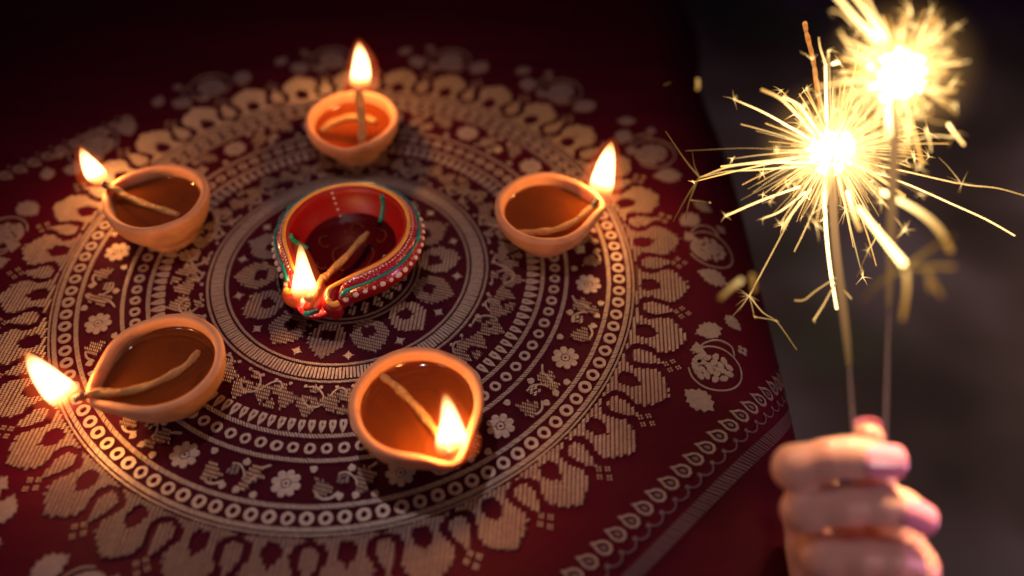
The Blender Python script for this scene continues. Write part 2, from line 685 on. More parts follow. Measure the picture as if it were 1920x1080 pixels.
class Band:
    made = 0

    def __init__(s):
        s.v = []
        s.f = []
        s.k = 0
        s.one = []
        s.flat = []
        Band.made = (Band.made + 1) % 5
        s.lift = Band.made * .00001

    def stamp(s, mo, r, deg, rot=0., flip=False, scale=1., origin=None, jit=.0):
        """put a motif with its +v axis pointing outwards at radius r, angle deg; or at an origin (m) turned by deg"""
        a = R(deg)
        er = np.array((math.cos(a), math.sin(a)))
        et = np.array((-er[1], er[0]))
        P = mo.top * scale
        if flip:
            P = P * [-1, 1]
        if rot:
            c, q = math.cos(R(rot)), math.sin(R(rot))
            P = P @ np.array(((c, q), (-q, c)))
        if origin is None:
            # bend with the ring so that long motifs keep their place
            W = np.outer(P[:, 1] + r, er) + np.outer(P[:, 0], et)
            W = W / 1000 + CC
        else:
            W = (np.outer(P[:, 1], er) + np.outer(P[:, 0], et)) / 1000 + origin
        if jit:
            W = W + np.array([(noise.noise((x * 400, y * 400, 0)), noise.noise((x * 400, y * 400, 9))) for x, y in W]) * jit
        s.place(W, mo)

    def place(s, W, mo):
        if W[:, 0].max() > EX + RR * 1.5 or W[:, 1].min() < .10:
            return
        b = s.k
        n = mo.n
        Q = [surf(x, y) for x, y in W]
        zl = (len(s.one) * 5 % 9) * .00005 + s.lift
        s.flat.append((W, mo.loops, zl))
        s.one.append(([(x, y, z + ZT + zl) for x, y, z in Q] + [(x, y, z + ZB) for x, y, z in Q], mo.f))
        s.v += s.one[-1][0]
        s.f += [tuple(i + b for i in q) for q in mo.f]
        s.k += 2 * n

    def build(s, name, m):
        """thousands of stitches too small to pick apart: one mesh"""
        o = mesh_obj(name, s.v, s.f, m, cloth, False)
        o['kind'] = 'stuff'
        return o

    def each(s, name, m):
        """one object per woven figure, with its origin in its own middle"""
        ang = {M_THREAD: R(-4), M_THREAD_X: R(74)}.get(m)
        for (v, f), (W, loops, zl) in zip(s.one, s.flat):
            nf = len(f)
            if ang is not None:
                sv, sf = stitches(W, loops, ang, zl + ZT)
                f = list(f) + [tuple(i + len(v) for i in q) for q in sf]
                v = list(v) + sv
            c = np.mean(v, 0)
            o = mesh_obj(name, np.array(v) - c, f, m if ang is None else M_GROUNDWEAVE, cloth, False)
            if ang is not None:
                o.data.materials.append(M_STITCH)
                mi = np.ones(len(f), dtype=np.int32)
                mi[:nf] = 0
                o.data.polygons.foreach_set('material_index', mi)
            o.location = c


def stitches(W, loops, ang, z0, pitch=.00225, step=.00135):
    """fill a woven figure with parallel cords, each a row of short slanted raised stitches"""
    ca, sa = math.cos(ang), math.sin(ang)
    P = np.column_stack((W[:, 0] * ca + W[:, 1] * sa, -W[:, 0] * sa + W[:, 1] * ca))
    seg = []
    b0 = 0
    for m_ in loops:
        q = P[b0:b0 + m_]
        seg.append(np.hstack((q, np.roll(q, -1, 0))))
        b0 += m_
    seg = np.vstack(seg)
    V_, F_ = [], []
    k0, k1 = int(P[:, 0].min() / pitch) - 1, int(P[:, 0].max() / pitch) + 1
    for k in range(k0, k1 + 1):
        x = (k + .5) * pitch
        x += .0004 * noise.noise((k * .37, float(P[0, 1]) * 8, 2.))
        hit = (seg[:, 0] - x) * (seg[:, 2] - x) < 0
        if not hit.any():
            continue
        h = seg[hit]
        ys = np.sort(h[:, 1] + (h[:, 3] - h[:, 1]) * (x - h[:, 0]) / (h[:, 2] - h[:, 0]))
        for a, b in zip(ys[::2], ys[1::2]):
            j0, j1 = math.ceil(a / step - .35), math.floor(b / step + .35)
            for j in range(j0, j1 + 1):
                y = (j + .5 * (k % 2)) * step + rnd.uniform(-.00008, .00008)
                if y < a - .0005 or y > b + .0005:
                    continue
                hl = pitch * rnd.uniform(.30, .37)
                wd = step * rnd.uniform(.27, .35)
                dy = hl * .62
                base_ = len(V_)
                for ex, ey in ((-hl, -dy), (hl, dy)):
                    for w_, zz in ((-wd, .00004), (0, .00042), (wd, .00004)):
                        px, py = x + ex, y + ey + w_
                        X, Y, Z = surf(px * ca - py * sa, px * sa + py * ca)
                        V_.append((X, Y, Z + z0 + zz))
                F_.append((base_, base_ + 3, base_ + 4, base_ + 1))
                F_.append((base_ + 1, base_ + 4, base_ + 5, base_ + 2))
    return V_, F_


def ell(a, b, n=16, cx=0, cy=0, ph=0):
    return [(cx + a * math.cos(2 * PI * k / n + ph), cy + b * math.sin(2 * PI * k / n + ph)) for k in range(n)]


def sym(half):
    """mirror a right-hand half outline (listed from bottom to top) into a closed loop"""
    l = [(-x, y) for x, y in reversed(half) if x > 1e-6]
    return list(half) + l


def stroke(w, h, slant):
    return [(-w / 2 - slant / 2, -h / 2), (w / 2 - slant / 2, -h / 2), (w / 2 + slant / 2, h / 2), (-w / 2 + slant / 2, h / 2)]


def rope(b, r, width, pitch, slant):
    n = int(2 * PI * r / pitch)
    mo = Motif(stroke(pitch * .66, width, slant))
    for k in range(n):
        b.stamp(mo, r + rnd.uniform(-.06, .06), 360 * k / n + rnd.uniform(-.03, .03))


# ring lines
for r_, w_, p_, s_ in ((41.5, .95, 1.1, .9), (44.6, .95, 1.1, .9), (75.4, 1.5, 1.25, 1.1), (87.3, 1.5, 1.25, 1.1),
                       (122.6, 2.4, 1.8, 1.8), (137.6, 2.4, 1.8, 1.8), (163.9, 2.5, 1.9, 1.9), (176.3, 2.5, 1.9, 1.9), (179.2, 1.1, 1.4, 1.0)):
    b = Band()
    rope(b, r_, w_, p_, s_)
    b.build('cord_ring', M_ROPE)
# braided ring
b = Band()
n = 250
for k in range(n):
    b.stamp(Motif(stroke(1.35, 7.6, rnd.uniform(-.3, .3))), 81.35, 360 * k / n)
b.build('braided_ring', M_ROPE)
# centre
b = Band()
mo = Motif(ell(2.5, 4.4), [ell(.7, 2.2, 10, 0, -.3)])
for k in range(27):
    b.stamp(mo, 35, 360 * k / 27)
mo = Motif(sym([(0, -10), (3.2, -5), (4.6, 0), (3.4, 5), (1.6, 8), (0, 10)]), [ell(1.5, 3, 10)])
for k in range(14):
    b.stamp(mo, 18, 360 * k / 14)
b.each('rosette_petal', M_THREAD)
# inner petals with square eyes
pet = sym([(0, 0), (5.2, 0), (7.4, 2.5), (9.3, 5.5), (11.0, 8.5), (10.2, 10.2), (11.4, 11.8), (10.2, 13.6), (11.0, 15.6), (8.6, 16.4), (9.0, 18.4),
           (6.6, 18.8), (6.8, 20.8), (4.4, 20.9), (4.2, 23.2), (2.0, 23.0), (0, 26.0)])
hole = [(-4.3, 4.8), (-4.1, 11.8), (-1.4, 12.8), (1.4, 12.8), (4.1, 11.8), (4.4, 4.8)]
PET = Motif(pet, [hole])
star = []
for k in range(16):
    rr = (3.6, 1.7, 2.2, 1.7)[k % 4]
    star.append((rr * math.cos(2 * PI * k / 16 + PI / 2), rr * math.sin(2 * PI * k / 16 + PI / 2)))
STAR = Motif(star)
bx, by, bs = Band(), Band(), Band()
for k in range(14):
    a = -96 + 360 * k / 14
    (bx if k % 2 else by).stamp(PET, 45.8, a, jit=.0006)
    bs.stamp(STAR, 69, a + 180 / 14)
bx.each('inner_petal', M_THREAD_X)
by.each('inner_petal', M_THREAD)
bs.each('woven_star', M_ROPE)


# scrolling vine of the inner zone
def line_motif(pts, wd):
    P = catmull([(x, y, 0) for x, y in pts], 6)
    l, r_ = [], []
    for i, p in enumerate(P):
        t = P[min(i + 1, len(P) - 1)] - P[max(i - 1, 0)]
        t.normalize()
        q = Vector((-t.y, t.x, 0)) * wd / 2 * (1 if 0 < i < len(P) - 1 else .6)
        l.append(((p + q).x, (p + q).y))
        r_.append(((p - q).x, (p - q).y))
    return Motif(l + r_[::-1])


def flower(nn, r0, r1, depth=.25, pts=7):
    """ring of petals as one scalloped loop with an eye"""
    o = []
    for k in range(nn * pts):
        t = k / pts % 1
        o.append(((r1 * (1 - depth * (1 - math.sin(PI * t) ** .7))) * math.cos(2 * PI * k / (nn * pts)),
                  (r1 * (1 - depth * (1 - math.sin(PI * t) ** .7))) * math.sin(2 * PI * k / (nn * pts))))
    return Motif(o, [ell(r0, r0, 12)])


LEAF3 = Motif(sym([(0, -6), (1.4, -4.5), (4.8, -5.2), (6.4, -2.8), (4.2, -1.2), (5.4, 1.8), (3.2, 2.6), (3.4, 5.2), (1.6, 5.6), (0, 9)]))
FLW5 = Motif(sym([(0, -6.4), (1.2, -5), (3.6, -6), (4.8, -3.4), (6.6, -2), (6, .8), (4.2, 2.4), (3.6, 4.6), (1.8, 6.2), (0, 9)]), [ell(1.8, 1.9, 10, 0, -.8)])
BUD = Motif(sym([(0, -3.6), (1.2, -3), (4, -3.4), (3.0, -.5), (3.4, 1.5), (1.6, 2.0), (0, 5.4)]))
VINE = line_motif([(-20, -2), (-16, 4), (-11, 5), (-6, 1), (-2, -5), (2, -7), (5, -4), (4, -1)], 1.1)
VIN2 = line_motif([(2, -7), (7, -7.5), (12, -3), (13, 1)], 1.0)
b, bl, bu, bv = Band(), Band(), Band(), Band()
for k in range(16):
    a = -95.6 + 22.5 * k
    b.stamp(FLW5, 103.2, a, jit=.0005)
    bl.stamp(LEAF3, 101, a - 7.0, rot=14, jit=.0005, scale=.92)
    bl.stamp(LEAF3, 101, a + 7.0, rot=-20, jit=.0005, scale=.92)
    bu.stamp(BUD, 96.5, a + 11.2, rot=90, jit=.0004, scale=1.15)
    bu.stamp(BUD, 107, a + 11.0, rot=180, scale=.8)
    bu.stamp(BUD, 93, a + 1.5, rot=-70, scale=.7)
    bv.stamp(VINE, 98.5, a + 9, flip=False)
    bv.stamp(VIN2, 98.5, a - 3)
b.each('open_flower', M_THREAD_X)
bl.each('vine_leaf', M_THREAD_X)
bu.each('flower_bud', M_THREAD_X)
bv.each('curled_stem', M_ROPE)
# spikes and rings of loops
b = Band()
mo = Motif(sym([(0, -3.9), (1.7, -3.9), (2.05, -2), (1.9, 0), (1.2, 2.2), (0, 4.6)]), [ell(.42, 1.5, 8, 0, -1.2)])
for k in range(128):
    b.stamp(mo, 116.6, 360 * k / 128, scale=rnd.uniform(.93, 1.05), rot=rnd.uniform(-4, 4))
b.each('woven_spike', M_ROPE)
b = Band()
for n, r_, ra in ((90, 130.2, 3.3), (112, 170.3, 3.75)):
    for k in range(n):
        e = rnd.uniform(.93, 1.06)
        b.stamp(Motif(ell(ra * e, ra, 18), [ell(ra * .46, ra * .52, 12)]), r_, 360 * k / n, jit=.00035)
b.each('woven_loop', M_ROPE)
# outer flower zone
BIG = flower(8, 2.2, 7.8)
DISC = Motif(ell(1.35, 1.35, 10))
CUT = [Motif(sym([(0, -1.9), (1.3, -1.6), (2.3, .6), (1.6, 2.4), (0, 3.1)]))]
SM4 = Motif([(3.7 * (abs(math.cos(2 * q)) * .45 + .55) * math.cos(q + PI / 4), 3.7 * (abs(math.cos(2 * q)) * .45 + .55) * math.sin(q + PI / 4)) for q in np.linspace(0, 2 * PI, 32, endpoint=False)], [ell(.9, .9, 8)])
V1 = line_motif([(-1, 4.5), (3, 9), (8, 9), (12, 5.5)], 1.3)
V2 = line_motif([(-12, 4), (-9, -1), (-8, -5), (-3, -8)], 1.3)
SMALLB = Motif(sym([(0, -1.9), (1.5, -1.5), (2.1, .2), (1.1, 1.5), (0, 2.5)]))
b, b2, b3, b4 = Band(), Band(), Band(), Band()
for k in range(16):
    a = -95.2 + 22.5 * k
    # eight separate petals round a disc
    for j in range(8):
        q = R(45 * j + 10)
        cxy = np.array((math.cos(q), math.sin(q))) * 5.0
        P = Motif([(x + cxy[0], y + cxy[1]) for x, y in [(xx * math.cos(q - PI / 2) - yy * math.sin(q - PI / 2), xx * math.sin(q - PI / 2) + yy * math.cos(q - PI / 2)) for xx, yy in [(-1.1, -2.3), (1.1, -2.3), (2.2, .6), (1.5, 2.5), (0, 3.0), (-1.5, 2.5), (-2.2, .6)]]])
        b.stamp(P, 151.3, a)
    b.stamp(flower(8, .8, 2.3, .1, 3), 151.3, a)
    b2.stamp(LEAF3, 154, a + 7.2, rot=150, scale=.85, jit=.0005)
    b2.stamp(LEAF3, 150, a - 7.0, rot=30, scale=.85, jit=.0005)
    b3.stamp(SM4, 148.5, a + 11.25)
    b4.stamp(V1, 150, a + 6)
    b4.stamp(V2, 150, a - 3)
    b4.stamp(SMALLB, 158.6, a + 10.6)
    b4.stamp(SMALLB, 159, a + 13.6, rot=30)
    b4.stamp(SMALLB, 143, a + 13, rot=160)
    b4.stamp(SMALLB, 160, a - 5.4, rot=-30)
    b4.stamp(SMALLB, 142.5, a + 5.0, rot=120)
    b4.stamp(VIN2, 152, a + 9.5, scale=.9)
    b2.stamp(BUD, 156, a + 14.6, rot=60, scale=.8)
    b2.stamp(BUD, 146.5, a - 6.8, rot=-120, scale=.8)
    b4.stamp(SMALLB, 143, a - 9.6, rot=180)
b.each('blossom_petal', M_ROPE)
b2.each('garland_leaf', M_THREAD_X)
b3.each('small_flower', M_THREAD)
b4.each('curled_stem', M_ROPE)
b = Band()
for k in range(64):
    a = 360 * k / 64
    b.stamp(STAR, 49.6, a * 1.0 + 2, scale=.35) if k % 4 == 0 else None
    b.stamp(SMALLB, 91, a + 3, scale=.55, rot=40 * k)
b.each('seed', M_ROPE)
# great outer petals
big = sym([(0, .2), (17.0, .2), (15.4, 1.5), (11.6, 3.0), (9.5, 5.8), (8.9, 9.4), (10.0, 13), (12.2, 17), (13.4, 20), (12.2, 21.4), (12.8, 24.0), (10.2, 24.6), (10.4, 27.4),
           (8.0, 27.2), (7.6, 29.6), (4.8, 29.2), (3.8, 32), (1.6, 31.4), (0, 34.0)])
eye = [(-2.6, 3.2), (2.6, 3.2), (4.1, 6.5), (4.1, 10.5), (2.4, 13.6), (.6, 15.2), (0, 18), (-.6, 15.2), (-2.4, 13.6), (-4.1, 10.5), (-4.1, 6.5)]
GP = Motif(big, [[(x * 1.25, 9 + (y - 9) * 1.08) for x, y in eye]])
DROP = Motif(sym([(0, -7.4), (2.6, -6.9), (4.2, -4.6), (4.6, -1.4), (3.9, 2.4), (2.3, 6.4), (0, 11.2)]))
b, b2, b3 = Band(), Band(), Band()
for k in range(32):
    a = -94.4 + 11.25 * k
    b.stamp(GP, 180.6, a, jit=.0006)
    b3.stamp(DROP, 193.2, a + 5.625, jit=.0006)
    for u, v in ((-3.2, 0), (3.2, 0), (0, 4), (0, -3.4)):
        al = math.degrees(u / 208)
        for uu, vv in ((-1.1, 0), (1.1, 0), (0, 1.2), (0, -1.2)):
            b2.stamp(Motif([(-.55, 0), (0, -.6), (.55, 0), (0, .6)]), 209 + v + vv, a + 5.625 + al + math.degrees(uu / 208))
b.each('great_petal', M_THREAD)
b3.each('woven_drop', M_THREAD)
b2.build('seed_dots', M_ROPE)
# bunches of flowers outside the roundel, with curling stems
b, b2, b3 = Band(), Band(), Band()
lp = Motif([(-.9, -2.3), (.9, -2.3), (1.9, .3), (1.2, 2.3), (0, 2.9), (-1.2, 2.3), (-1.9, .3)])
loop = line_motif([(15.5 * math.cos(q), 15.5 * math.sin(q)) for q in np.linspace(-1.2, 4.4, 14)], 1.0)
tail = line_motif([(10, -12), (16, -9), (21, -2), (20, 6), (14, 9)], 1.0)
leafb = sym([(0, -11), (2, -8), (5.4, -7.4), (5.0, -5), (7.6, -3.4), (6.8, -1.2), (8.2, 1), (6.4, 2.8), (6.6, 5.2), (4.2, 6.2), (3.4, 9), (1.6, 9.2), (0, 12)])
LEAFB = Motif(leafb)
for k in range(15):
    a = -19.4 + 24 * k
    if math.cos(R(a + 46.6)) * .233 > .212:
        continue            # the straight border runs here instead
    er = np.array((math.cos(R(a)), math.sin(R(a))))
    et = np.array((-er[1], er[0]))
    base = np.array(CC) + er * .233
    for ring, nn in ((0, 1), (3.8, 6), (8.0, 10), (11.0, 7)):
        for j in range(nn):
            q = 2 * PI * j / nn + ring
            if ring > 10:
                q = -.9 + 1.8 * j / nn + PI / 2 + PI
            o = base + (et * math.cos(q) + er * math.sin(q)) * ring / 1000
            b.stamp(lp, 0, a + math.degrees(q) - 90 if ring else a, origin=o, scale=1.05 if ring else .8)
    b3.stamp(loop, 233, a)
    b3.stamp(tail, 233, a)
    b2.stamp(LEAFB, 230, a - 6.2, rot=200, jit=.0008, scale=.9)
    b2.stamp(LEAFB, 226, a + 6.6, rot=150, jit=.0008, scale=.8)
    b2.stamp(LEAFB, 240, a + 9.6, rot=40, jit=.0008, scale=.6)
    b2.stamp(BUD, 221, a + 2.6, rot=20)
    b2.stamp(SM4, 247, a + 5)
b.build('flower_bunch_petals', M_DIMMED)
b2.each('great_leaf', M_DIMMED)
b3.each('curled_stem', M_DIMMED)
# straight border of leaf drops on the four sides, tilted to the table
b, b2, b3 = Band(), Band(), Band()
ld = [(0, 6.2), (1.3, 3.6), (3.3, 1.2), (3.9, -1.8), (2.8, -4.6), (0, -5.8), (-2.8, -4.6), (-3.9, -1.8), (-3.3, 1.2), (-1.3, 3.6)]
LD = Motif(ld, [[(x * .66, y * .66 - .3) for x, y in ld]])
LE = Motif([(x * .3, y * .34 - .8) for x, y in ld])
ARC = line_motif([(5 * math.cos(q), 4.6 * math.sin(q)) for q in np.linspace(PI, 2 * PI, 7)], .7)
for side in (0, 2):
    an = -46.6 + 90 * side
    er = np.array((math.cos(R(an)), math.sin(R(an))))
    et = np.array((-er[1], er[0]))
    for k in (range(-23, 24) if side == 0 else range(3, 24)):
        o = np.array(CC) + er * .2355 + et * k * .0102
        b3.stamp(LD, 0, an + 180 + 28, origin=o)
        b.stamp(LE, 0, an + 180 + 28, origin=o)
        if side == 0:
            b.stamp(ARC, 0, an + 180, origin=o + er * .0072)
        b.stamp(SMALLB, 0, an, origin=o + er * .0085 + et * .005, scale=.6)
    for k in range(-110, 111) if side == 0 else ():
        o = np.array(CC) + er * .2555 + et * k * .0024
        b2.stamp(Motif(stroke(1.1, 7.2, 3.2)), 0, an, origin=o)
    for k in range(-5, 0) if side == 0 else ():
        o = np.array(CC) + er * .293 + et * (k * .056 + .006)
        b2.stamp(Motif(ell(21, 21, 44), [ell(19.8, 19.8, 44)]), 0, an, origin=o)
        for j in range(12):
            q = 2 * PI * j / 12
            b2.stamp(lp, 0, an + math.degrees(q) - 90, origin=o + (et * math.cos(q) + er * math.sin(q)) * .0105, scale=1.5)
        for j in range(6):
            q = 2 * PI * j / 6
            b2.stamp(lp, 0, an + math.degrees(q) - 90, origin=o + (et * math.cos(q) + er * math.sin(q)) * .0045, scale=1.)
b.build('border_scallops', M_DIMMED_PURPLE)
b2.build('outer_border', M_DIMMED_PURPLE)
b3.each('border_leaf', M_DIMMED)


# ------------------------------------------------------------------ clay lamps
def rim_r(th, a, t, ph, bb=.004):
    """outline of a circle of radius a drawn out to a small tip at distance t, as radius over angle"""
    d = (th - ph + PI) % (2 * PI) - PI
    x, y = math.cos(d), abs(math.sin(d))
    lo, hi = 0., .2
    B = min((a - bb) / t, .998)
    A = math.sqrt(1 - B * B)
    for _ in range(26):
        r = (lo + hi) / 2
        px, py = x * r, y * r
        k = -B * py + A * px
        if k < 0:
            s = math.hypot(px, py) - a
        elif k > A * t:
            s = math.hypot(px - t, py) - bb
        else:
            s = py * A + px * B - a
        if s > 0:
            hi = r
        else:
            lo = r
    return r


def smoothed(rs, k=3):
    n = len(rs)
    return [sum(rs[(i + j) % n] for j in range(-k, k + 1)) / (2 * k + 1) for i in range(n)]


NT = 128


def lathe_bowl(name, parent, m, a, t, ph, h, wall, seed, dip=.003, foot=.5, tip=.004):
    """hand-thrown bowl with a drawn-out spout"""
    ths = [2 * PI * i / NT for i in range(NT)]
    ro = smoothed([rim_r(q, a, t, ph, tip) for q in ths])
    ri = smoothed([rim_r(q, a - wall, t - wall * .4, ph, tip - .0015) for q in ths])
    v = []

    def hz(q):
        d = (q - ph + PI) % (2 * PI) - PI
        return -dip * math.exp(-(d / .22) ** 2)
    prof = []
    fr = foot * a
    # outer wall up from the foot
    prof.append(('c', .0, .0015))
    prof.append(('c', fr * .8, .0004))
    prof.append(('c', fr * 1.06, .0002))
    prof.append(('c', fr * 1.09, .0016))
    prof.append(('c', fr * 1.06, .0032))
    prof.append(('c', fr * 1.00, .0044))
    for k in range(1, 11):
        s = k / 10
        g = math.sin(s * PI / 2) ** .85
        prof.append(('o', g, .0044 + (h - .0068) * (s ** 1.08)))
    # lip
    for q in np.linspace(.1, PI - .1, 7):
        prof.append(('l', (1 - math.cos(q)) / 2, h - .0024 + .0024 * math.sin(q)))
    # inner wall down
    for k in range(1, 9):
        s = k / 8
        g = math.cos(s * PI / 2 * .96) ** .7
        prof.append(('i', g, h - .0024 - (h - .0075) * s ** .9))
    prof.append(('z', 0, .0048))
    for kind, g, z in prof:
        for i, q in enumerate(ths):
            w_ = 1 + .020 * noise.noise((math.cos(q) * 1.3 + seed, math.sin(q) * 1.3, z * 60)) + .004 * noise.noise((math.cos(q) * 5 + seed, math.sin(q) * 5, z * 250))
            f = max(0, min(1, z / h))
            zz = z + hz(q) * f ** 2 + .0007 * f * noise.noise((math.cos(q) * 1.6, math.sin(q) * 1.6, seed * 3.))
            if kind == 'c':
                r_ = g
            elif kind == 'o':
                r_ = fr * (1 - g) + ro[i] * g
            elif kind == 'l':
                r_ = ro[i] * (1 - g) + ri[i] * g
            elif kind == 'i':
                r_ = ri[i] * g
            else:
                r_ = 0
            v.append((r_ * w_ * math.cos(q), r_ * w_ * math.sin(q), zz))
    f = []
    for j in range(len(prof) - 1):
        for i in range(NT):
            k = (i + 1) % NT
            f.append((j * NT + i, j * NT + k, (j + 1) * NT + k, (j + 1) * NT + i))
    o = mesh_obj(name, v, f, m, parent)
    return o, ri


def oil_disc(parent, ri, z, m, scale=.955):
    v = [(0, 0, z)]
    f = []
    for j, (g, dz) in enumerate(((.5, 0), (.94, 0), (.985, .0004), (1.0, .0012))):
        for i in range(NT):
            q = 2 * PI * i / NT
            v.append((ri[i] * g * scale * math.cos(q), ri[i] * g * scale * math.sin(q), z + dz))
    for i in range(NT):
        f.append((0, 1 + i, 1 + (i + 1) % NT))
    for j in range(3):
        for i in range(NT):
            k = (i + 1) % NT
            f.append((1 + j * NT + i, 1 + j * NT + k, 1 + (j + 1) * NT + k, 1 + (j + 1) * NT + i)[::-1])
    return mesh_obj('oil', v, f, m, parent)


def wick(parent, pts, r=.0021, char=.12, seed=0.):
    P = catmull(pts, 10)
    n = len(P)
    rad = [r * (1 + .16 * noise.noise((i * .35, seed, 0))) * (1 if i > 2 else .8) for i in range(n)]
    v, f, _ = tube(P, rad, 10, lump=lambda i, q: .13 * math.sin(2 * q + i * .55))
    ch = []
    for i in range(n):
        s = i / (n - 1)
        c = max(0, min(1, (s - (1 - char)) / .05))
        ch += [c] * 10
    return mesh_obj('wick', v, f, M_WICK, parent, attr=ch)


def flame(parent, base, tip, width, shape=0, power=.10, seed=0, name='flame'):
    """base and tip relative to the parent; the body of the flame leans from one to the other"""
    base, tip = Vector(base), Vector(tip)
    d = tip - base
    H = d.length
    prof = [(0, .0), (.012, .30), (.045, .56), (.10, .76), (.18, .92), (.28, 1.), (.40, .97), (.52, .87), (.64, .72), (.75, .55), (.85, .38), (.93, .22), (.98, .09), (1, 0)]
    if shape == 1:
        prof = [(0, 0), (.012, .36), (.05, .68), (.10, .88), (.17, .98), (.26, 1.), (.36, .90), (.48, .74), (.60, .60), (.72, .47), (.84, .33), (.93, .2), (.98, .09), (1, 0)]
    if shape == 2:
        prof = [(0, .0), (.01, .55), (.04, .80), (.10, .92), (.2, 1.0), (.32, .98), (.45, .90), (.6, .78), (.72, .64), (.83, .47), (.92, .29), (.975, .13), (1, 0)]
    ns = 20
    v, f = [], []
    for j, (z, r_) in enumerate(prof):
        bend = .05 * H * math.sin(z * PI) * math.sin(seed * 2.1)
        for i in range(ns):
            q = 2 * PI * i / ns
            rr = r_ * width / 2 * (1 + .05 * noise.noise((math.cos(q) + seed, math.sin(q), z * 2.5)))
            v.append((rr * math.cos(q) + bend, rr * math.sin(q) * .9, z * H))
    for j in range(len(prof) - 1):
        for i in range(ns):
            k = (i + 1) % ns
            f.append((j * ns + i, j * ns + k, (j + 1) * ns + k, (j + 1) * ns + i))
    o = mesh_obj(name, v, f, M_FLAME, parent)
    o.location = base
    o.rotation_euler = d.to_track_quat('Z', 'Y').to_euler()
    # the flame's glow halo, imitated by a faint red emitting shell round it
    v2 = [(x * 1.75, y * 1.75, H * .5 + (z - H * .5) * 1.16) for x, y, z in v]
    au = mesh_obj('flame_halo', v2, f, M_HALO, o)
    # the light of the flame itself
    l = point('flame_light', parent.location + base + d * .42, power, (1, .42, .125), H * .14)
    return o


lamps = [
    # cx, cy, h, a, t, spout deg, oil z, label, wick points (relative), flame base, tip, width, shape
    dict(c=(-.2229, .3936), h=.0340, a=.0318, t=.0350, ph=164, oil=.0262, seed=1,
         label='clay lamp at upper left with a black charred wick and small flame leaning left',
         wick=[(.0150, -.0095, .0262), (-.002, -.0035, .0270), (-.0180, .0030, .0285), (-.0275, .0075, .0315), (-.0345, .0100, .0338), (-.0362, .0107, .0352)],
         base=(-.0353, .0104, .0335), tip=(-.0495, .0262, .0515), w=.0130, sh=0, char=.32),
    dict(c=(-.1113, .4775), h=.0300, a=.0322, t=.0120, ph=268, oil=.0225, seed=2, nose=.0225, dip=.0012,
         label='blurred clay lamp behind the painted lamp with a tall upright wick',
         wick=[(.0092, -.0235, .0225), (.0093, -.0205, .0265), (.0090, -.0120, .0340), (.0082, -.0040, .0410), (.0072, .0035, .0470), (.0070, .0050, .0486)],
         base=(.0070, .0050, .0480), tip=(.0075, .0278, .0726), w=.0150, sh=2, char=.16),
    dict(c=(.0212, .3890), h=.0305, a=.0322, t=.0350, ph=8, oil=.0225, seed=3,
         label='clay lamp right of the painted lamp, flame over its rim at upper right',
         wick=[(-.0175, -.0170, .0228), (-.004, -.0172, .0235), (.0085, -.0150, .0245), (.0195, -.0090, .0265), (.0280, -.0010, .0290), (.0322, .0040, .0312)],
         base=(.0330, .0050, .0300), tip=(.0411, .0294, .0574), w=.0160, sh=2, char=.22),
    dict(c=(-.1864, .2672), h=.0335, a=.0330, t=.0372, ph=214, oil=.0262, seed=4,
         label='clay lamp at lower left, wick curving across the oil, large flame blown left',
         wick=[(.0160, .0105, .0268), (.0130, .0020, .0270), (.0020, -.0085, .0272), (-.0130, -.0165, .0285), (-.0270, -.0195, .0315), (-.0330, -.0225, .0330), (-.0372, -.0250, .0335)],
         base=(-.0362, -.0262, .0305), tip=(-.0600, -.0086, .0515), w=.0155, sh=2, char=.24),
    dict(c=(-.0485, .2412), h=.0350, a=.0345, t=.0384, ph=302, oil=.0280, seed=5,
         label='clay lamp nearest the viewer at bottom centre with straight wick and upright flame',
         wick=[(-.0215, .0205, .0278), (-.0130, .0130, .0286), (-.002, .0010, .0292), (.0080, -.0125, .0305), (.0155, -.0245, .0330), (.0190, -.0312, .0350)],
         base=(.0190, -.0330, .0340), tip=(.0164, -.0120, .0588), w=.0160, sh=1, char=.20),
]
for d in lamps:
    root = empty('clay_oil_lamp', (d['c'][0], d['c'][1], .0004))
    tag(root, d['label'], 'oil lamp', 'terracotta oil lamps round the painted lamp')
    bowl, ri = lathe_bowl('bowl', root, M_CLAY, d['a'], d['t'], R(d['ph']), d['h'], .0050, d['seed'], d.get('dip', .003), .5, d.get('nose', .004))
    oil_disc(root, ri, d['oil'], M_OIL)
    wick(root, d['wick'], .0029 if d['seed'] == 2 else .0022, d['char'], d['seed'])
    flame(root, d['base'], d['tip'], d['w'], d['sh'], .165, d['seed'])
    if d['seed'] == 2:
        wick(root, [(-.0215, -.0060, .0225), (-.016, .0010, .0232), (-.006, .0070, .0234), (.006, .0080, .0232), (.0155, .0030, .0228)], .0026, 0, 9)

# ------------------------------------------------------------------ painted lamp
pr = empty('painted_oil_lamp', (-.0998, .3655, .0004))
tag(pr, 'red painted oil lamp with yellow rim, green line, cream dots and curled spout', 'oil lamp')
PH = R(252)
AR, HR = .0372, .0345         # rim radius and height
AS, HS = .0455, .0245         # shoulder radius and height
ths = [2 * PI * i / NT for i in range(NT)]
def opn(q, wdt=.30):
    d = (q - PH + PI) % (2 * PI) - PI
    return math.exp(-(abs(d) / wdt) ** 4)
def dth(q):
    return (q - PH + PI) % (2 * PI) - PI
rimr = smoothed([rim_r(q, AR, AR + .0105, PH, .006) for q in ths], 3)
shor = smoothed([rim_r(q, AS, AS + .0045, PH, .010) for q in ths], 3)
rimz = [HR - .0145 * opn(q) - .002 * math.exp(-(dth(q) / .9) ** 2) for q in ths]
shoz = [HS - .0075 * opn(q, .34) for q in ths]
v, f = [], []
prof = []
def ring(fr, fz):
    for i, q in enumerate(ths):
        r_, z_ = fr(i), fz(i)
        v.append((r_ * math.cos(q), r_ * math.sin(q), z_))
foot = .021
ring(lambda i: 0, lambda i: .002)
ring(lambda i: foot * .9, lambda i: .0004)
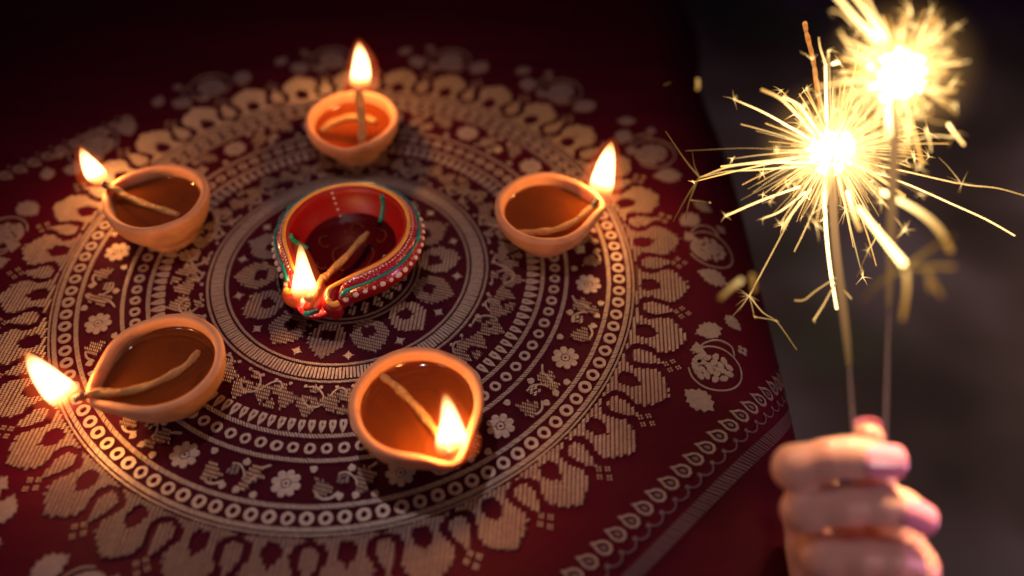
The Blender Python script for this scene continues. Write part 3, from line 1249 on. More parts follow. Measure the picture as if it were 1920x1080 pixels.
ring(lambda i: foot, lambda i: .0002)
ring(lambda i: foot * 1.04, lambda i: .0014)
for k in range(1, 8):
    s = k / 7
    ring(lambda i, s=s: foot * 1.04 * (1 - math.sin(s * PI / 2)) + shor[i] * math.sin(s * PI / 2), lambda i, s=s: .0014 + (shoz[i] - .0014) * s ** 1.25)
nb_ = len(v) // NT
for k in range(1, 9):          # shoulder: from the widest line up to the rim
    s = k / 8
    ring(lambda i, s=s: shor[i] + (rimr[i] - shor[i]) * (s ** 1.35), lambda i, s=s: shoz[i] + (rimz[i] - shoz[i]) * math.sin(s * PI / 2))
nm_ = len(v) // NT
WALLP = .0026
for q_ in (.5, 1.):
    ring(lambda i, q_=q_: rimr[i] - WALLP * q_, lambda i, q_=q_: rimz[i] + .0004 * (1 - q_))
for k in range(1, 10):
    s = k / 9
    ring(lambda i, s=s: (rimr[i] - WALLP) * math.cos(s * PI / 2 * .97) ** .55, lambda i, s=s: rimz[i] - (rimz[i] - .006) * s ** .95)
ring(lambda i: 0, lambda i: .0058)
nr_ = len(v) // NT
fb, fs, fi = [], [], []
for j in range(nr_ - 1):
    tgt = fb if j < nb_ - 1 else (fs if j < nm_ - 1 else fi)
    for i in range(NT):
        k = (i + 1) % NT
        tgt.append((j * NT + i, j * NT + k, (j + 1) * NT + k, (j + 1) * NT + i))
body = mesh_obj('bowl', v, fb + fs + fi, M_RED, pr)
body.data.materials.append(M_GLIT)
for p in body.data.polygons:
    if len(fb) <= p.index < len(fb) + len(fs):
        p.material_index = 1
# oil inside
oil_disc(pr, [min(rimr[i], AR) - WALLP for i in range(NT)], .0190, M_OIL2, .985)


def at_ring(q, s, lift=0.):
    """a point on the shoulder: s=0 at the widest line, s=1 at the rim"""
    x = (q / (2 * PI) * NT) % NT
    i = int(x)
    t_ = x - i
    L_ = lambda A: A[i % NT] * (1 - t_) + A[(i + 1) % NT] * t_
    r_ = L_(shor) + (L_(rimr) - L_(shor)) * (s ** 1.35)
    z_ = L_(shoz) + (L_(rimz) - L_(shoz)) * math.sin(s * PI / 2)
    return Vector(((r_ + lift * (1 - s)) * math.cos(q), (r_ + lift * (1 - s)) * math.sin(q), z_ + lift))


def in_wall(q, s, lift=.0006):
    i = int((q / (2 * PI) * NT) % NT)
    r_ = (rimr[i] - WALLP) * math.cos(s * PI / 2 * .97) ** .55
    z_ = rimz[i] - (rimz[i] - .006) * s ** .95
    return Vector(((r_ - lift) * math.cos(q), (r_ - lift) * math.sin(q), z_ + lift * .6))


er = Vector((math.cos(PH), math.sin(PH), 0))
et = Vector((-er.y, er.x, 0))      # points to image right for a spout facing the viewer
# yellow rim line, ending in two outward curls at the spout
gap = .27
qs = np.linspace(PH + gap, PH + 2 * PI - gap, 110)
path = [at_ring(q, .98, .0006) for q in qs]
def curl(side):
    b0 = er * .0470 + et * side * .0100
    return [er * .0440 + et * side * .0098 + Vector((0, 0, .0302)), b0 + er * .0020 + et * side * .0004 + Vector((0, 0, .0285)),
            er * .0515 + et * side * .0120 + Vector((0, 0, .0268)), er * .0518 + et * side * .0148 + Vector((0, 0, .0258)), er * .0496 + et * side * .0166 + Vector((0, 0, .0252))]
full = [c for c in curl(1)][::-1] + [path[k] for k in range(3, len(path) - 3)] + curl(-1)
fp = []
for i in range(0, len(full)):
    if i < 5 or i >= len(full) - 5 or i % 4 == 0:
        fp.append(full[i])
P = catmull(fp, 5)
rad = [.00115 * (1 + .18 * noise.noise((i * .2, 3, 0))) + (.0008 if (i < 14 or i > len(P) - 15) else 0) for i in range(len(P))]
vv, ff, _ = tube(P, rad, 8)
mesh_obj('rim_line', vv, ff, M_YEL, pr)
# red clay scrolls under the curls and the tongue of the channel
for side in (1, -1):
    c_ = curl(side)
    pts = [er * .0390 + et * side * .0125 + Vector((0, 0, .0262))] + [p + Vector((0, 0, -.0036)) for p in c_]
    P = catmull(pts, 6)
    vv, ff, _ = tube(P, [.0034 + .0006 * math.sin(PI * i / (len(P) - 1)) for i in range(len(P))], 12)
    mesh_obj('spout_scroll', vv, ff, M_RED, pr)
    P = catmull([er * .0500 + et * side * .0135 + Vector((0, 0, .0225)), er * .0485 + et * side * .0125 + Vector((0, 0, .014)), er * .040 + et * side * .009 + Vector((0, 0, .007))], 6)
    vv, ff, _ = tube(P, [.0050 - .0012 * i / len(P) for i in range(len(P))], 12)
    mesh_obj('spout_side', vv, ff, M_RED, pr)
P = catmull([er * .034 + Vector((0, 0, .0165)), er * .044 + Vector((0, 0, .0180)), er * .0525 + Vector((0, 0, .0176)), er * .0545 + Vector((0, 0, .0160))], 6)
vv, ff, _ = tube(P, [.0056 - .002 * max(0, i / len(P) - .7) / .3 for i in range(len(P))], 12, flat=.55)
mesh_obj('spout_tongue', vv, ff, M_RED, pr)
P = catmull([er * .0560 + et * -.0035 + Vector((0, 0, .0150)), er * .0562 + et * .000 + Vector((0, 0, .0175)), er * .0535 + et * .0045 + Vector((0, 0, .0195))], 6)
vv, ff, _ = tube(P, [.0016, .0019, .0021, .0021, .0020, .0019, .0017, .0014, .0013, .0012, .001, .0009, .0008][:len(P)], 8)
mesh_obj('spout_dab', vv, ff, M_TEAL, pr)
# green line round the shoulder
qs = np.linspace(PH + .36, PH + 2 * PI - .36, 150)
P = [at_ring(q, .40 + .03 * noise.noise((q * 5, 0, 0)), .0005) for q in qs]
vv, ff, _ = tube(P, [.00085 * (1 + .55 * max(-.6, noise.noise((i * .17, 7, 0)))) + (.0006 if i % 37 < 3 else 0) for i in range(len(P))], 8)
mesh_obj('shoulder_line', vv, ff, M_TEAL, pr)


def bead_mesh(r, flat, seed):
    bm = bmesh.new()
    bmesh.ops.create_uvsphere(bm, u_segments=10, v_segments=7, radius=r)
    for q in bm.verts:
        q.co.z *= flat
        q.co *= 1 + .12 * noise.noise(q.co * 900 + Vector((seed, 0, 0)))
    me = bpy.data.meshes.new('bead')
    bm.to_mesh(me)
    bm.free()
    me.polygons.foreach_set('use_smooth', [True] * len(me.polygons))
    return me


bms = []
for s_ in range(4):
    me = bead_mesh(.00168, .6, s_)
    me.materials.append(M_BEAD)
    bms.append(me)
nbd = 46
for k in range(nbd):
    q = PH + .40 + (2 * PI - .80) * k / (nbd - 1)
    o = bpy.data.objects.new('dot', bms[k % 4])
    COL.objects.link(o)
    o.parent = pr
    p = at_ring(q, .06 + .02 * rnd.random(), .0003)
    o.location = p
    nrm = Vector((math.cos(q), math.sin(q), .9))
    o.rotation_euler = nrm.to_track_quat('Z', 'Y').to_euler()
    s_ = rnd.uniform(.75, 1.12)
    o.scale = (s_ * rnd.uniform(.9, 1.25), s_, s_)
for k in range(96):
    q = PH + .42 + (2 * PI - .84) * k / 95
    o = bpy.data.objects.new('rim_dot', bms[k % 4])
    COL.objects.link(o)
    o.parent = pr
    o.location = at_ring(q, .76, .0002)
    o.scale = (.36, .36, .4)
# little pink and silver seeds between the lines
mbp, mbt = MB(), MB()
ico = [(0, 0, 1), (.9, 0, .1), (0, .9, .1), (-.9, 0, .1), (0, -.9, .1)]
icf = [(0, 1, 2), (0, 2, 3), (0, 3, 4), (0, 4, 1)]
for k in range(420):
    q = PH + .34 + (2 * PI - .68) * rnd.random()
    s_ = rnd.choice((rnd.uniform(.42, .95), rnd.uniform(.42, .95), rnd.uniform(.12, .25)))
    p = at_ring(q, s_, .0001)
    rr = rnd.uniform(.0003, .0006)
    (mbp if rnd.random() < .55 else mbt).add([p + Vector(c_) * rr for c_ in ico], icf)
o = mbp.build('glitter_seeds', M_PINK, pr)
o['kind'] = 'stuff'
o = mbt.build('glitter_seeds', M_BEAD, pr)
o['kind'] = 'stuff'
# inside: a line of dots, two green stripes, ochre scrolls on the floor
for k in range(7):
    o = bpy.data.objects.new('dot', bms[k % 4])
    COL.objects.link(o)
    o.parent = pr
    q = R(113) - .010 * k
    o.location = in_wall(q, .05 + .125 * k)
    o.rotation_euler = Vector((-math.cos(q), -math.sin(q), .5)).to_track_quat('Z', 'Y').to_euler()
    o.scale = (.55,) * 3
for q0, s0, s1 in ((R(58), .03, .62), (R(190), .03, .6), (R(318), .05, .6)):
    P = [in_wall(q0 - .10 * k / 11, s0 + (s1 - s0) * k / 11, .0004) for k in range(12)]
    vv, ff, _ = tube(P, [.0016 * (1 + .3 * noise.noise((k * .8, q0, 0))) for k in range(12)], 8, flat=1)
    mesh_obj('green_stripe', vv, ff, M_TEAL, pr)


def floor_z(x, y):
    r_ = math.hypot(x, y) / (AR - WALLP)
    # invert the inner profile
    s = math.acos(min(1, max(0, r_)) ** (1 / .55)) / (PI / 2 * .97)
    return (HR - (HR - .006) * min(1, s) ** .95)


def scroll(cx, cy, r0, a0, turn, n_=22):
    pts = []
    for k in range(n_):
        t_ = k / (n_ - 1)
        rr = r0 * (1 - .75 * t_)
        x = cx + rr * math.cos(a0 + turn * t_)
        y = cy + rr * math.sin(a0 + turn * t_)
        pts.append(Vector((x, y, floor_z(x, y) + .0004)))
    return pts


for cx, cy, r0, a0, tn in ((.000, .019, .0052, .2, 4.6), (.0165, .0115, .0050, 1.6, -4.8), (-.0175, .0075, .0050, 1.4, 4.8), (-.016, -.013, .004, 2.6, 4.6), (.015, -.013, .004, .5, -4.6)):
    P = scroll(cx, cy, r0, a0, tn)
    vv, ff, _ = tube(P, .0007, 6)
    mesh_obj('painted_scroll', vv, ff, M_OCHRE, pr)
P = [Vector((.0125 * math.cos(q) * (1 + .06 * math.sin(5 * q)), .0125 * math.sin(q) * (1 + .06 * math.sin(5 * q)), 0)) for q in np.linspace(0, 2 * PI, 48, endpoint=False)]
for p in P:
    p.z = floor_z(p.x, p.y) + .0004
vv, ff, _ = tube(P, .0007, 6, closed=True)
mesh_obj('painted_ring', vv, ff, M_OCHRE, pr)
mbd = MB()
for k in range(46):
    q, rr = rnd.random() * 2 * PI, .0108 * math.sqrt(rnd.random())
    x, y = rr * math.cos(q), rr * math.sin(q)
    mbd.add([Vector((x, y, floor_z(x, y) + .0001)) + Vector(c_) * .0004 for c_ in ico], icf)
o = mbd.build('painted_specks', M_OCHRE, pr)
o['kind'] = 'stuff'
w0 = Vector((-.0998, .3655, 0))
wick(pr, [(.0095, .0100, .0192), (.0020, -.0060, .0200), (-.0075, -.0240, .0215), (-.0120, -.0330, .0235), (-.0150, -.0440, .0245), (-.0172, -.0505, .0262)], .0023, .1, 3.3)
flame(pr, (-.0180, -.0525, .0250), (-.0200, -.0302, .0516), .0150, 1, .065, 1.5)

# ------------------------------------------------------------------ sparklers
EL = lambda t, hot=(1.0, .74, .30), cool=(1.0, .42, .06): tuple(h * (1 - t) + c * t for h, c in zip(hot, cool))
RW = Vector((1, 0, 0))
UW = Vector((0, .7554, .6552))      # lean of the burst's own tilted plane
DW = Vector((0, .6552, -.7554))


def spark_path(p0, d, length, droop, n_=9, wob=.0):
    pts = []
    side = d.cross(Vector((.3, .2, 1))).normalized()
    for k in range(n_):
        t = k / (n_ - 1)
        pts.append(p0 + d * (length * t) + Vector((0, 0, -1)) * (droop * t * t) + side * (wob * t * t))
    return pts


def spark_geo(mb_, pts, r0, r1, e0, e1, t0=0., t1=1., sides=5):
    n_ = len(pts)
    rad, cols = [], []
    for k in range(n_):
        t = k / (n_ - 1)
        rad.append(r0 + (r1 - r0) * t)
        s = math.exp(math.log(e0) * (1 - t) + math.log(e1) * t)
        c = EL(t0 + (t1 - t0) * t)
        cols.append((c[0] * s, c[1] * s, c[2] * s, 1))
    v_, f_, c_ = tube(pts, rad, sides, cols)
    mb_.add(v_, f_, c_)


def star_geo(mb_, p, size, n_, e, rr=.00016, rng=rnd):
    for k in range(n_):
        q = Vector((rng.gauss(0, 1), rng.gauss(0, 1), rng.gauss(0, 1))).normalized()
        l = size * rng.uniform(.35, 1)
        spark_geo(mb_, [p, p + q * l * .5, p + q * l + Vector((0, 0, -.1 * l))], rr, rr * .4, e, e * .25, .2, .9, 4)


def rays(root, c, n_big, n_fine, rmax, rthick, seed, up_bias=0., e_hi=16.):
    rg = random.Random(seed)
    fine = MB()
    for k in range(n_big + n_fine):
        d = Vector((rg.gauss(0, 1), rg.gauss(0, 1), rg.gauss(0, 1)))
        d.normalize()
        if d.z < -.2 and rg.random() < .3:
            d.z = -d.z
        d.z += up_bias * rg.random()
        d.normalize()
        bigger = k < n_big
        L_ = rmax * ((.45 + .55 * rg.random() ** 1.4) if bigger else rg.uniform(.25, .72))
        r0 = rthick * (rg.uniform(.8, 1.7) if bigger else rg.uniform(.35, .9))
        m_ = MB() if bigger else fine
        L_ *= .62 + .75 * max(-.3, min(.75, .5 + 1.3 * noise.noise(d * 2.1 + Vector((seed, 0, 0)))))
        pts = spark_path(c + d * .004, d, L_, L_ * rg.uniform(0, .22), 8, L_ * rg.uniform(-.15, .15))
        spark_geo(m_, pts, r0, r0 * rg.uniform(.25, .7), e_hi * rg.uniform(.4, 1), rg.uniform(.5, 2.5), 0, rg.uniform(.4, 1))
        if rg.random() < (.6 if bigger else .16):
            star_geo(m_, pts[-1], rg.uniform(.004, .010), rg.randint(4, 8), rg.uniform(1.5, 4), .00022, rg)
        if bigger:
            o_ = m_.build('spark', M_SPARK, root)
    o_ = fine.build('fine_sparks', M_SPARK, root)
    o_['kind'] = 'stuff'


def core(root, c, r, seed):
    bm = bmesh.new()
    bmesh.ops.create_icosphere(bm, subdivisions=4, radius=r)
    for q in bm.verts:
        n_ = noise.noise(q.co.normalized() * 3.2 + Vector((seed, 0, 0)))
        q.co *= 1 + .35 * n_ + .12 * abs(noise.noise(q.co.normalized() * 9))
        q.co += c
    me = bpy.data.meshes.new('fireball')
    bm.to_mesh(me)
    bm.free()
    a = me.color_attributes.new('col', 'FLOAT_COLOR', 'POINT')
    a.data.foreach_set('color', np.tile((9, 7.6, 5.2, 1), len(me.vertices)).astype(np.float32))
    me.materials.append(M_CORE)
    o_ = bpy.data.objects.new('fireball', me)
    COL.objects.link(o_)
    o_.parent = root


def sparkler(label, wpts, coat_from, coat_r, tip_c, seed, burnt=None):
    root = empty('sparkler', (0, 0, 0))
    tag(root, label, 'sparkler', 'burning sparklers held in the hand')
    P = catmull(wpts, 8)
    vv, ff, _ = tube(P, .00055, 8)
    mesh_obj('wire', vv, ff, M_WIRE, root)
    i0 = int(len(P) * coat_from)
    Q = P[i0:]
    cols = []
    for k in range(len(Q)):
        t = k / (len(Q) - 1)
        g = .16 + .75 * t ** 1.6
        cols.append((1.0 * g, .50 * g, .19 * g, 1))
    vv, ff, cc = tube(Q, [coat_r * (.35 if k == 0 else .5 + .5 * min(1, k / 5)) * (1 + .1 * noise.noise((k * .9, seed, 0))) for k in range(len(Q))], 10, cols)
    mesh_obj('glowing_coating', vv, ff, M_SPARK, root, col=cc)
    if burnt:
        Bq = catmull(burnt, 8)
        cols = []
        for k in range(len(Bq)):
            g = .75 + .6 * noise.noise((k * 1.7, 4, seed))
            cols.append((1.0 * g, .33 * g, .07 * g, 1))
        vv, ff, cc = tube(Bq, [.00125 * (1 + .5 * noise.noise((k * 1.3, 0, seed))) for k in range(len(Bq))], 8, cols, lump=lambda i, q: .35 * noise.noise((i * 1.1, q, seed)))
        mesh_obj('burnt_tip', vv, ff, M_SPARK, root, col=cc)
    return root


C1 = Vector((0.1706, 0.3529, 0.1038))
C2 = Vector((0.1737, 0.325, 0.1722))
W1 = [(0.1490, 0.1760, 0.0655), (0.1505, 0.2084, 0.0804), (0.1539, 0.2383, 0.0878), (0.1610, 0.2965, 0.0946), (0.1701, 0.3497, 0.1010)]
B1 = [(0.1695, 0.3518, 0.1029), (0.1675, 0.3671, 0.1122), (0.1655, 0.3834, 0.1210), (0.1643, 0.3999, 0.1300), (0.1621, 0.4145, 0.1373), (0.1620, 0.4203, 0.1397)]
W2 = [(0.1597, 0.1733, 0.0658), (0.1621, 0.2040, 0.0872), (0.1648, 0.2309, 0.1052), (0.1684, 0.2680, 0.1308), (0.1723, 0.3060, 0.1571), (0.1739, 0.3240, 0.1701)]
PLACED = [
    ([(0.1625, 0.2904, 0.1224), (0.1596, 0.2599, 0.1356), (0.1593, 0.2326, 0.1450)], 1.30, 1.50, 5, 8, 0.3, 0.2, None, 2),
    ([(0.1593, 0.2326, 0.1450), (0.1586, 0.2239, 0.1402), (0.1560, 0.2138, 0.1340)], 1.30, 0.90, 1.6, 0.35, 0.5, 1, None, 2),
    ([(0.1593, 0.2326, 0.1450), (0.1445, 0.2211, 0.1483), (0.1351, 0.2123, 0.1473)], 1.20, 0.50, 0.35, 0.1, 0.6, 1, None, 2),
    ([(0.1593, 0.2326, 0.1450), (0.1633, 0.2306, 0.1565), (0.1712, 0.2318, 0.1642)], 1.20, 0.60, 0.45, 0.12, 0.6, 1, None, 2),
    ([(0.1738, 0.2961, 0.1273), (0.1757, 0.2678, 0.1425), (0.1750, 0.2475, 0.1514), (0.1747, 0.2340, 0.1529)], 1.80, 1.70, 6, 0.5, 0.1, 0.9, None, 2),
    ([(0.1549, 0.2250, 0.1517), (0.1584, 0.2191, 0.1598), (0.1660, 0.2157, 0.1635)], 0.90, 0.80, 0.3, 0.35, 0.7, 0.9, None, 2),
    ([(0.1598, 0.2225, 0.1561), (0.1605, 0.2145, 0.1558), (0.1620, 0.2087, 0.1548)], 0.90, 0.80, 0.35, 0.3, 0.7, 0.9, None, 2),
    ([(0.1609, 0.2209, 0.1548), (0.1609, 0.2141, 0.1515)], 0.90, 0.90, 0.4, 0.3, 0.7, 0.9, None, 2),
    ([(0.1820, 0.3497, 0.1010), (0.2104, 0.3450, 0.0969), (0.2403, 0.3408, 0.0919), (0.2599, 0.3398, 0.0898), (0.2762, 0.3373, 0.0863)], 0.22, 0.16, 6, 1.4, 0.3, 0.7, (2, 0.009, 12), 1),
    ([(0.1820, 0.3475, 0.0991), (0.2076, 0.3409, 0.0934), (0.2366, 0.3322, 0.0845), (0.2537, 0.3263, 0.0794), (0.2693, 0.3206, 0.0731)], 0.30, 0.28, 5, 3.4, 0.2, 0.3, None, 1),
    ([(0.2403, 0.3408, 0.0919), (0.2337, 0.3472, 0.0975), (0.2280, 0.3515, 0.1013)], 0.15, 0.10, 1.5, 0.7, 0.5, 0.8, None, 1),
    ([(0.1664, 0.3411, 0.0935), (0.1654, 0.3204, 0.0822), (0.1665, 0.3013, 0.0696), (0.1694, 0.2832, 0.0565)], 0.90, 0.75, 8, 4.5, 0.1, 0.25, None, 1),
    ([(0.1695, 0.2964, 0.0667), (0.1568, 0.2873, 0.0667), (0.1497, 0.2818, 0.0659), (0.1444, 0.2809, 0.0665)], 0.40, 0.35, 0.9, 0.8, 0.5, 0.7, (2, 0.0012, 5), 1),
    ([(0.1689, 0.2943, 0.0649), (0.1609, 0.2821, 0.0622), (0.1546, 0.2740, 0.0591)], 0.40, 0.50, 0.8, 1.2, 0.5, 0.6, (2, 0.002, 6), 1),
    ([(0.1689, 0.2964, 0.0667), (0.1705, 0.2883, 0.0676), (0.1737, 0.2822, 0.0663)], 0.35, 0.40, 0.7, 1, 0.5, 0.6, (2, 0.0012, 5), 1),
    ([(0.1536, 0.3336, 0.0870), (0.1411, 0.3160, 0.0705), (0.1271, 0.2962, 0.0520)], 0.16, 0.24, 2.2, 1.4, 0.5, 0.55, (2, 0.01, 16), 1),
    ([(0.1271, 0.2962, 0.0520), (0.1214, 0.2908, 0.0473), (0.1154, 0.2858, 0.0430)], 0.22, 0.12, 0.7, 0.25, 0.5, 0.7, None, 1),
    ([(0.1271, 0.2962, 0.0520), (0.1342, 0.2897, 0.0463), (0.1422, 0.2854, 0.0426), (0.1525, 0.2744, 0.0331)], 0.26, 0.14, 1.2, 0.5, 0.3, 0.7, None, 1),
    ([(0.1271, 0.2962, 0.0520), (0.1288, 0.2912, 0.0477), (0.1297, 0.2878, 0.0447)], 0.20, 0.15, 0.8, 0.6, 0.3, 0.7, (2, 0.0025, 5), 1),
    ([(0.1297, 0.2878, 0.0447), (0.1371, 0.2869, 0.0439), (0.1417, 0.2861, 0.0432)], 0.20, 0.15, 0.8, 0.6, 0.3, 0.7, (2, 0.0025, 5), 1),
    ([(0.0890, 0.2357, 0.1213), (0.0928, 0.2372, 0.1265), (0.0972, 0.2386, 0.1304)], 1.20, 1.60, 0.25, 1.1, 0.8, 0.3, None, 1),
    ([(0.1027, 0.2435, 0.1280), (0.1025, 0.2389, 0.1280), (0.1021, 0.2350, 0.1273)], 1.10, 1.10, 0.45, 0.3, 0.75, 0.9, None, 1),
    ([(0.1593, 0.3486, 0.1001), (0.1365, 0.3486, 0.1001), (0.1168, 0.3479, 0.0981), (0.1003, 0.3434, 0.0942)], 0.55, 0.26, 7, 1.2, 0.1, 0.6, None, 1),
    ([(0.1564, 0.3471, 0.0988), (0.1308, 0.3458, 0.0976), (0.1140, 0.3457, 0.0962), (0.1003, 0.3434, 0.0942)], 0.40, 0.22, 5, 0.8, 0.2, 0.7, None, 1),
    ([(0.1003, 0.3434, 0.0942), (0.0934, 0.3535, 0.0977), (0.0846, 0.3732, 0.1015)], 0.42, 0.30, 0.32, 0.14, 0.6, 0.9, None, 1),
    ([(0.1003, 0.3434, 0.0942), (0.0977, 0.3491, 0.0978), (0.0968, 0.3552, 0.1018)], 0.30, 0.18, 0.25, 0.1, 0.6, 0.9, None, 1),
    ([(0.1003, 0.3434, 0.0942), (0.0949, 0.3394, 0.0855), (0.0878, 0.3321, 0.0725)], 0.50, 0.30, 0.3, 0.1, 0.6, 0.9, None, 1),
    ([(0.0983, 0.3408, 0.0919), (0.0954, 0.3362, 0.0826), (0.0947, 0.3332, 0.0735)], 0.40, 0.30, 0.22, 0.1, 0.6, 0.9, None, 1),
    ([(0.0955, 0.3343, 0.0863), (0.1014, 0.3344, 0.0851), (0.1065, 0.3347, 0.0840)], 0.40, 0.15, 0.28, 0.12, 0.5, 0.8, (2, 0.0025, 5), 1),
    ([(0.1536, 0.3533, 0.1042), (0.1254, 0.3552, 0.1045), (0.0928, 0.3549, 0.1029)], 0.16, 0.10, 1.6, 0.3, 0.4, 0.8, None, 1),
    ([(0.1593, 0.3579, 0.1081), (0.1365, 0.3680, 0.1168), (0.1183, 0.3742, 0.1222)], 0.60, 0.35, 7, 2, 0.1, 0.5, (2, 0.008, 9), 1),
    ([(0.1603, 0.3554, 0.1126), (0.1402, 0.3610, 0.1307), (0.1258, 0.3573, 0.1407)], 0.70, 0.70, 6, 1, 0.1, 0.8, None, 1),
    ([(0.1617, 0.3565, 0.1135), (0.1509, 0.3646, 0.1246), (0.1413, 0.3668, 0.1291)], 0.60, 0.70, 6, 3, 0.1, 0.4, (2, 0.006, 7), 1),
    ([(0.1659, 0.3565, 0.1135), (0.1646, 0.3668, 0.1264), (0.1635, 0.3798, 0.1404)], 0.80, 0.60, 9, 5, 0.05, 0.2, (2, 0.005, 6), 1),
    ([(0.1635, 0.3798, 0.1404), (0.1608, 0.3861, 0.1458), (0.1599, 0.3903, 0.1495)], 0.45, 0.30, 3, 1.4, 0.3, 0.6, None, 1),
    ([(0.1669, 0.3798, 0.1404), (0.1705, 0.3805, 0.1409)], 1.10, 1.10, 5, 5, 0.1, 0.2, (2, 0.007, 8), 1),
    ([(0.1536, 0.3389, 0.0917), (0.1328, 0.3314, 0.0891), (0.1125, 0.3235, 0.0849)], 0.50, 0.50, 5, 2.4, 0.2, 0.4, (2, 0.006, 8), 1),
    ([(0.1564, 0.3368, 0.0898), (0.1427, 0.3271, 0.0854), (0.1322, 0.3225, 0.0840)], 0.50, 0.40, 5, 2, 0.2, 0.4, (2, 0.004, 6), 1),
    ([(0.1593, 0.3379, 0.0908), (0.1450, 0.3210, 0.0854), (0.1413, 0.3147, 0.0839)], 0.60, 0.70, 4, 1.2, 0.3, 0.6, None, 1),
    ([(0.1732, 0.3257, 0.1000), (0.1680, 0.3030, 0.1068), (0.1671, 0.2899, 0.1087)], 1.30, 1.50, 7, 1, 0.1, 0.7, None, 1),
    ([(0.1645, 0.3278, 0.0886), (0.1568, 0.3221, 0.0863), (0.1551, 0.3172, 0.0834)], 0.30, 0.25, 2, 1, 0.4, 0.6, (2, 0.003, 6), 1),
    ([(0.1962, 0.3239, 0.0786), (0.1934, 0.3175, 0.0731), (0.1897, 0.3132, 0.0693)], 0.25, 0.30, 1.6, 1.5, 0.4, 0.5, (2, 0.005, 10), 1),
    ([(0.1897, 0.3132, 0.0693), (0.1863, 0.3067, 0.0637), (0.1837, 0.3024, 0.0600)], 0.14, 0.10, 0.6, 0.25, 0.5, 0.8, None, 1),
    ([(0.1730, 0.3586, 0.1153), (0.1800, 0.3671, 0.1227), (0.1941, 0.3756, 0.1301)], 0.30, 0.25, 5, 3, 0.2, 0.4, None, 1),
    ([(0.0848, 0.3277, 0.1680), (0.0851, 0.3255, 0.1661), (0.0846, 0.3240, 0.1648)], 0.80, 0.80, 0.7, 0.5, 0.6, 0.75, None, 1),
    ([(0.0748, 0.3506, 0.1481), (0.0782, 0.3517, 0.1491)], 0.40, 0.30, 0.1, 0.08, 0.8, 0.9, None, 1),
    ([(0.1639, 0.3315, 0.1845), (0.1503, 0.3298, 0.1963), (0.1380, 0.3339, 0.2065)], 1.20, 1.00, 8, 3, 0.1, 0.4, None, 2),
    ([(0.1663, 0.3315, 0.1845), (0.1549, 0.3315, 0.1978), (0.1449, 0.3348, 0.2072)], 0.90, 0.70, 7, 3, 0.1, 0.4, None, 2),
    ([(0.1674, 0.3333, 0.1861), (0.1573, 0.3315, 0.1978), (0.1510, 0.3339, 0.2065)], 0.80, 0.70, 5, 2, 0.2, 0.6, None, 2),
    ([(0.1500, 0.3334, 0.1927), (0.1434, 0.3324, 0.1985), (0.1387, 0.3333, 0.1993)], 0.50, 0.40, 3, 1, 0.4, 0.7, (2, 0.004, 6), 2),
    ([(0.1734, 0.3324, 0.1853), (0.1716, 0.3325, 0.1920), (0.1711, 0.3333, 0.1993)], 0.80, 0.80, 5, 0.8, 0.3, 0.9, None, 2),
    ([(0.1769, 0.3315, 0.1845), (0.1841, 0.3387, 0.1907), (0.1912, 0.3423, 0.1939)], 0.35, 0.25, 1.2, 0.3, 0.5, 0.8, None, 2),
    ([(0.1793, 0.3261, 0.1799), (0.1855, 0.3298, 0.1857), (0.1892, 0.3312, 0.1896)], 0.70, 0.80, 5, 2.4, 0.2, 0.5, None, 2),
    ([(0.1892, 0.3312, 0.1896), (0.1927, 0.3295, 0.1880), (0.1958, 0.3270, 0.1859)], 0.55, 0.30, 1.4, 0.35, 0.5, 0.8, None, 2),
    ([(0.1817, 0.3163, 0.1713), (0.1898, 0.3112, 0.1735), (0.1934, 0.3091, 0.1757)], 1.30, 1.30, 4, 0.9, 0.3, 0.8, None, 2),
    ([(0.1758, 0.3046, 0.1612), (0.1739, 0.2935, 0.1582), (0.1707, 0.2868, 0.1563)], 1.00, 1.00, 4, 0.8, 0.3, 0.8, None, 2),
    ([(0.1674, 0.3100, 0.1658), (0.1664, 0.2979, 0.1606), (0.1641, 0.2964, 0.1647)], 1.60, 1.40, 8, 3, 0.1, 0.3, None, 2),
    ([(0.1793, 0.3100, 0.1658), (0.1850, 0.3031, 0.1638), (0.1915, 0.3010, 0.1634)], 0.40, 0.30, 1.2, 0.6, 0.5, 0.8, None, 2),
    ([(0.2043, 0.3203, 0.1483), (0.2075, 0.3169, 0.1453), (0.2120, 0.3127, 0.1417)], 0.70, 0.50, 5, 2.6, 0.2, 0.5, (1, 0.008, 9), 2),
    ([(0.1896, 0.3213, 0.1359), (0.2012, 0.3238, 0.1381), (0.2127, 0.3234, 0.1378)], 0.32, 0.30, 1.8, 2.2, 0.4, 0.4, None, 2),
    ([(0.1986, 0.3267, 0.1406), (0.2006, 0.3225, 0.1370), (0.2014, 0.3180, 0.1331)], 0.50, 0.40, 3, 1.2, 0.3, 0.5, (1, 0.006, 7), 2),
    ([(0.1615, 0.3279, 0.1814), (0.1536, 0.3289, 0.1849), (0.1457, 0.3298, 0.1883)], 0.60, 0.50, 5, 1.4, 0.2, 0.6, None, 2),
    ([(0.1615, 0.3190, 0.1736), (0.1480, 0.3156, 0.1760), (0.1402, 0.3130, 0.1764)], 0.70, 0.60, 5, 1, 0.2, 0.7, None, 2),
    ([(0.1615, 0.3252, 0.1791), (0.1504, 0.3254, 0.1845), (0.1438, 0.3298, 0.1910)], 0.70, 0.60, 5, 1.6, 0.2, 0.6, (2, 0.003, 5), 2),
]
s1 = sparkler('left sparkler, its lower fireball throwing thin sharp sparks, burnt stem above', W1, .42, .0019, C1, 1, B1)
s2 = sparkler('right sparkler, its fireball higher and its sparks thick and blurred', W2, .46, .0020, C2, 2)
core(s1, C1, .0108, 1.)
core(s2, C2, .0108, 5.)
rays(s1, C1, 85, 380, .058, .00040, 11, 0, 4.5)
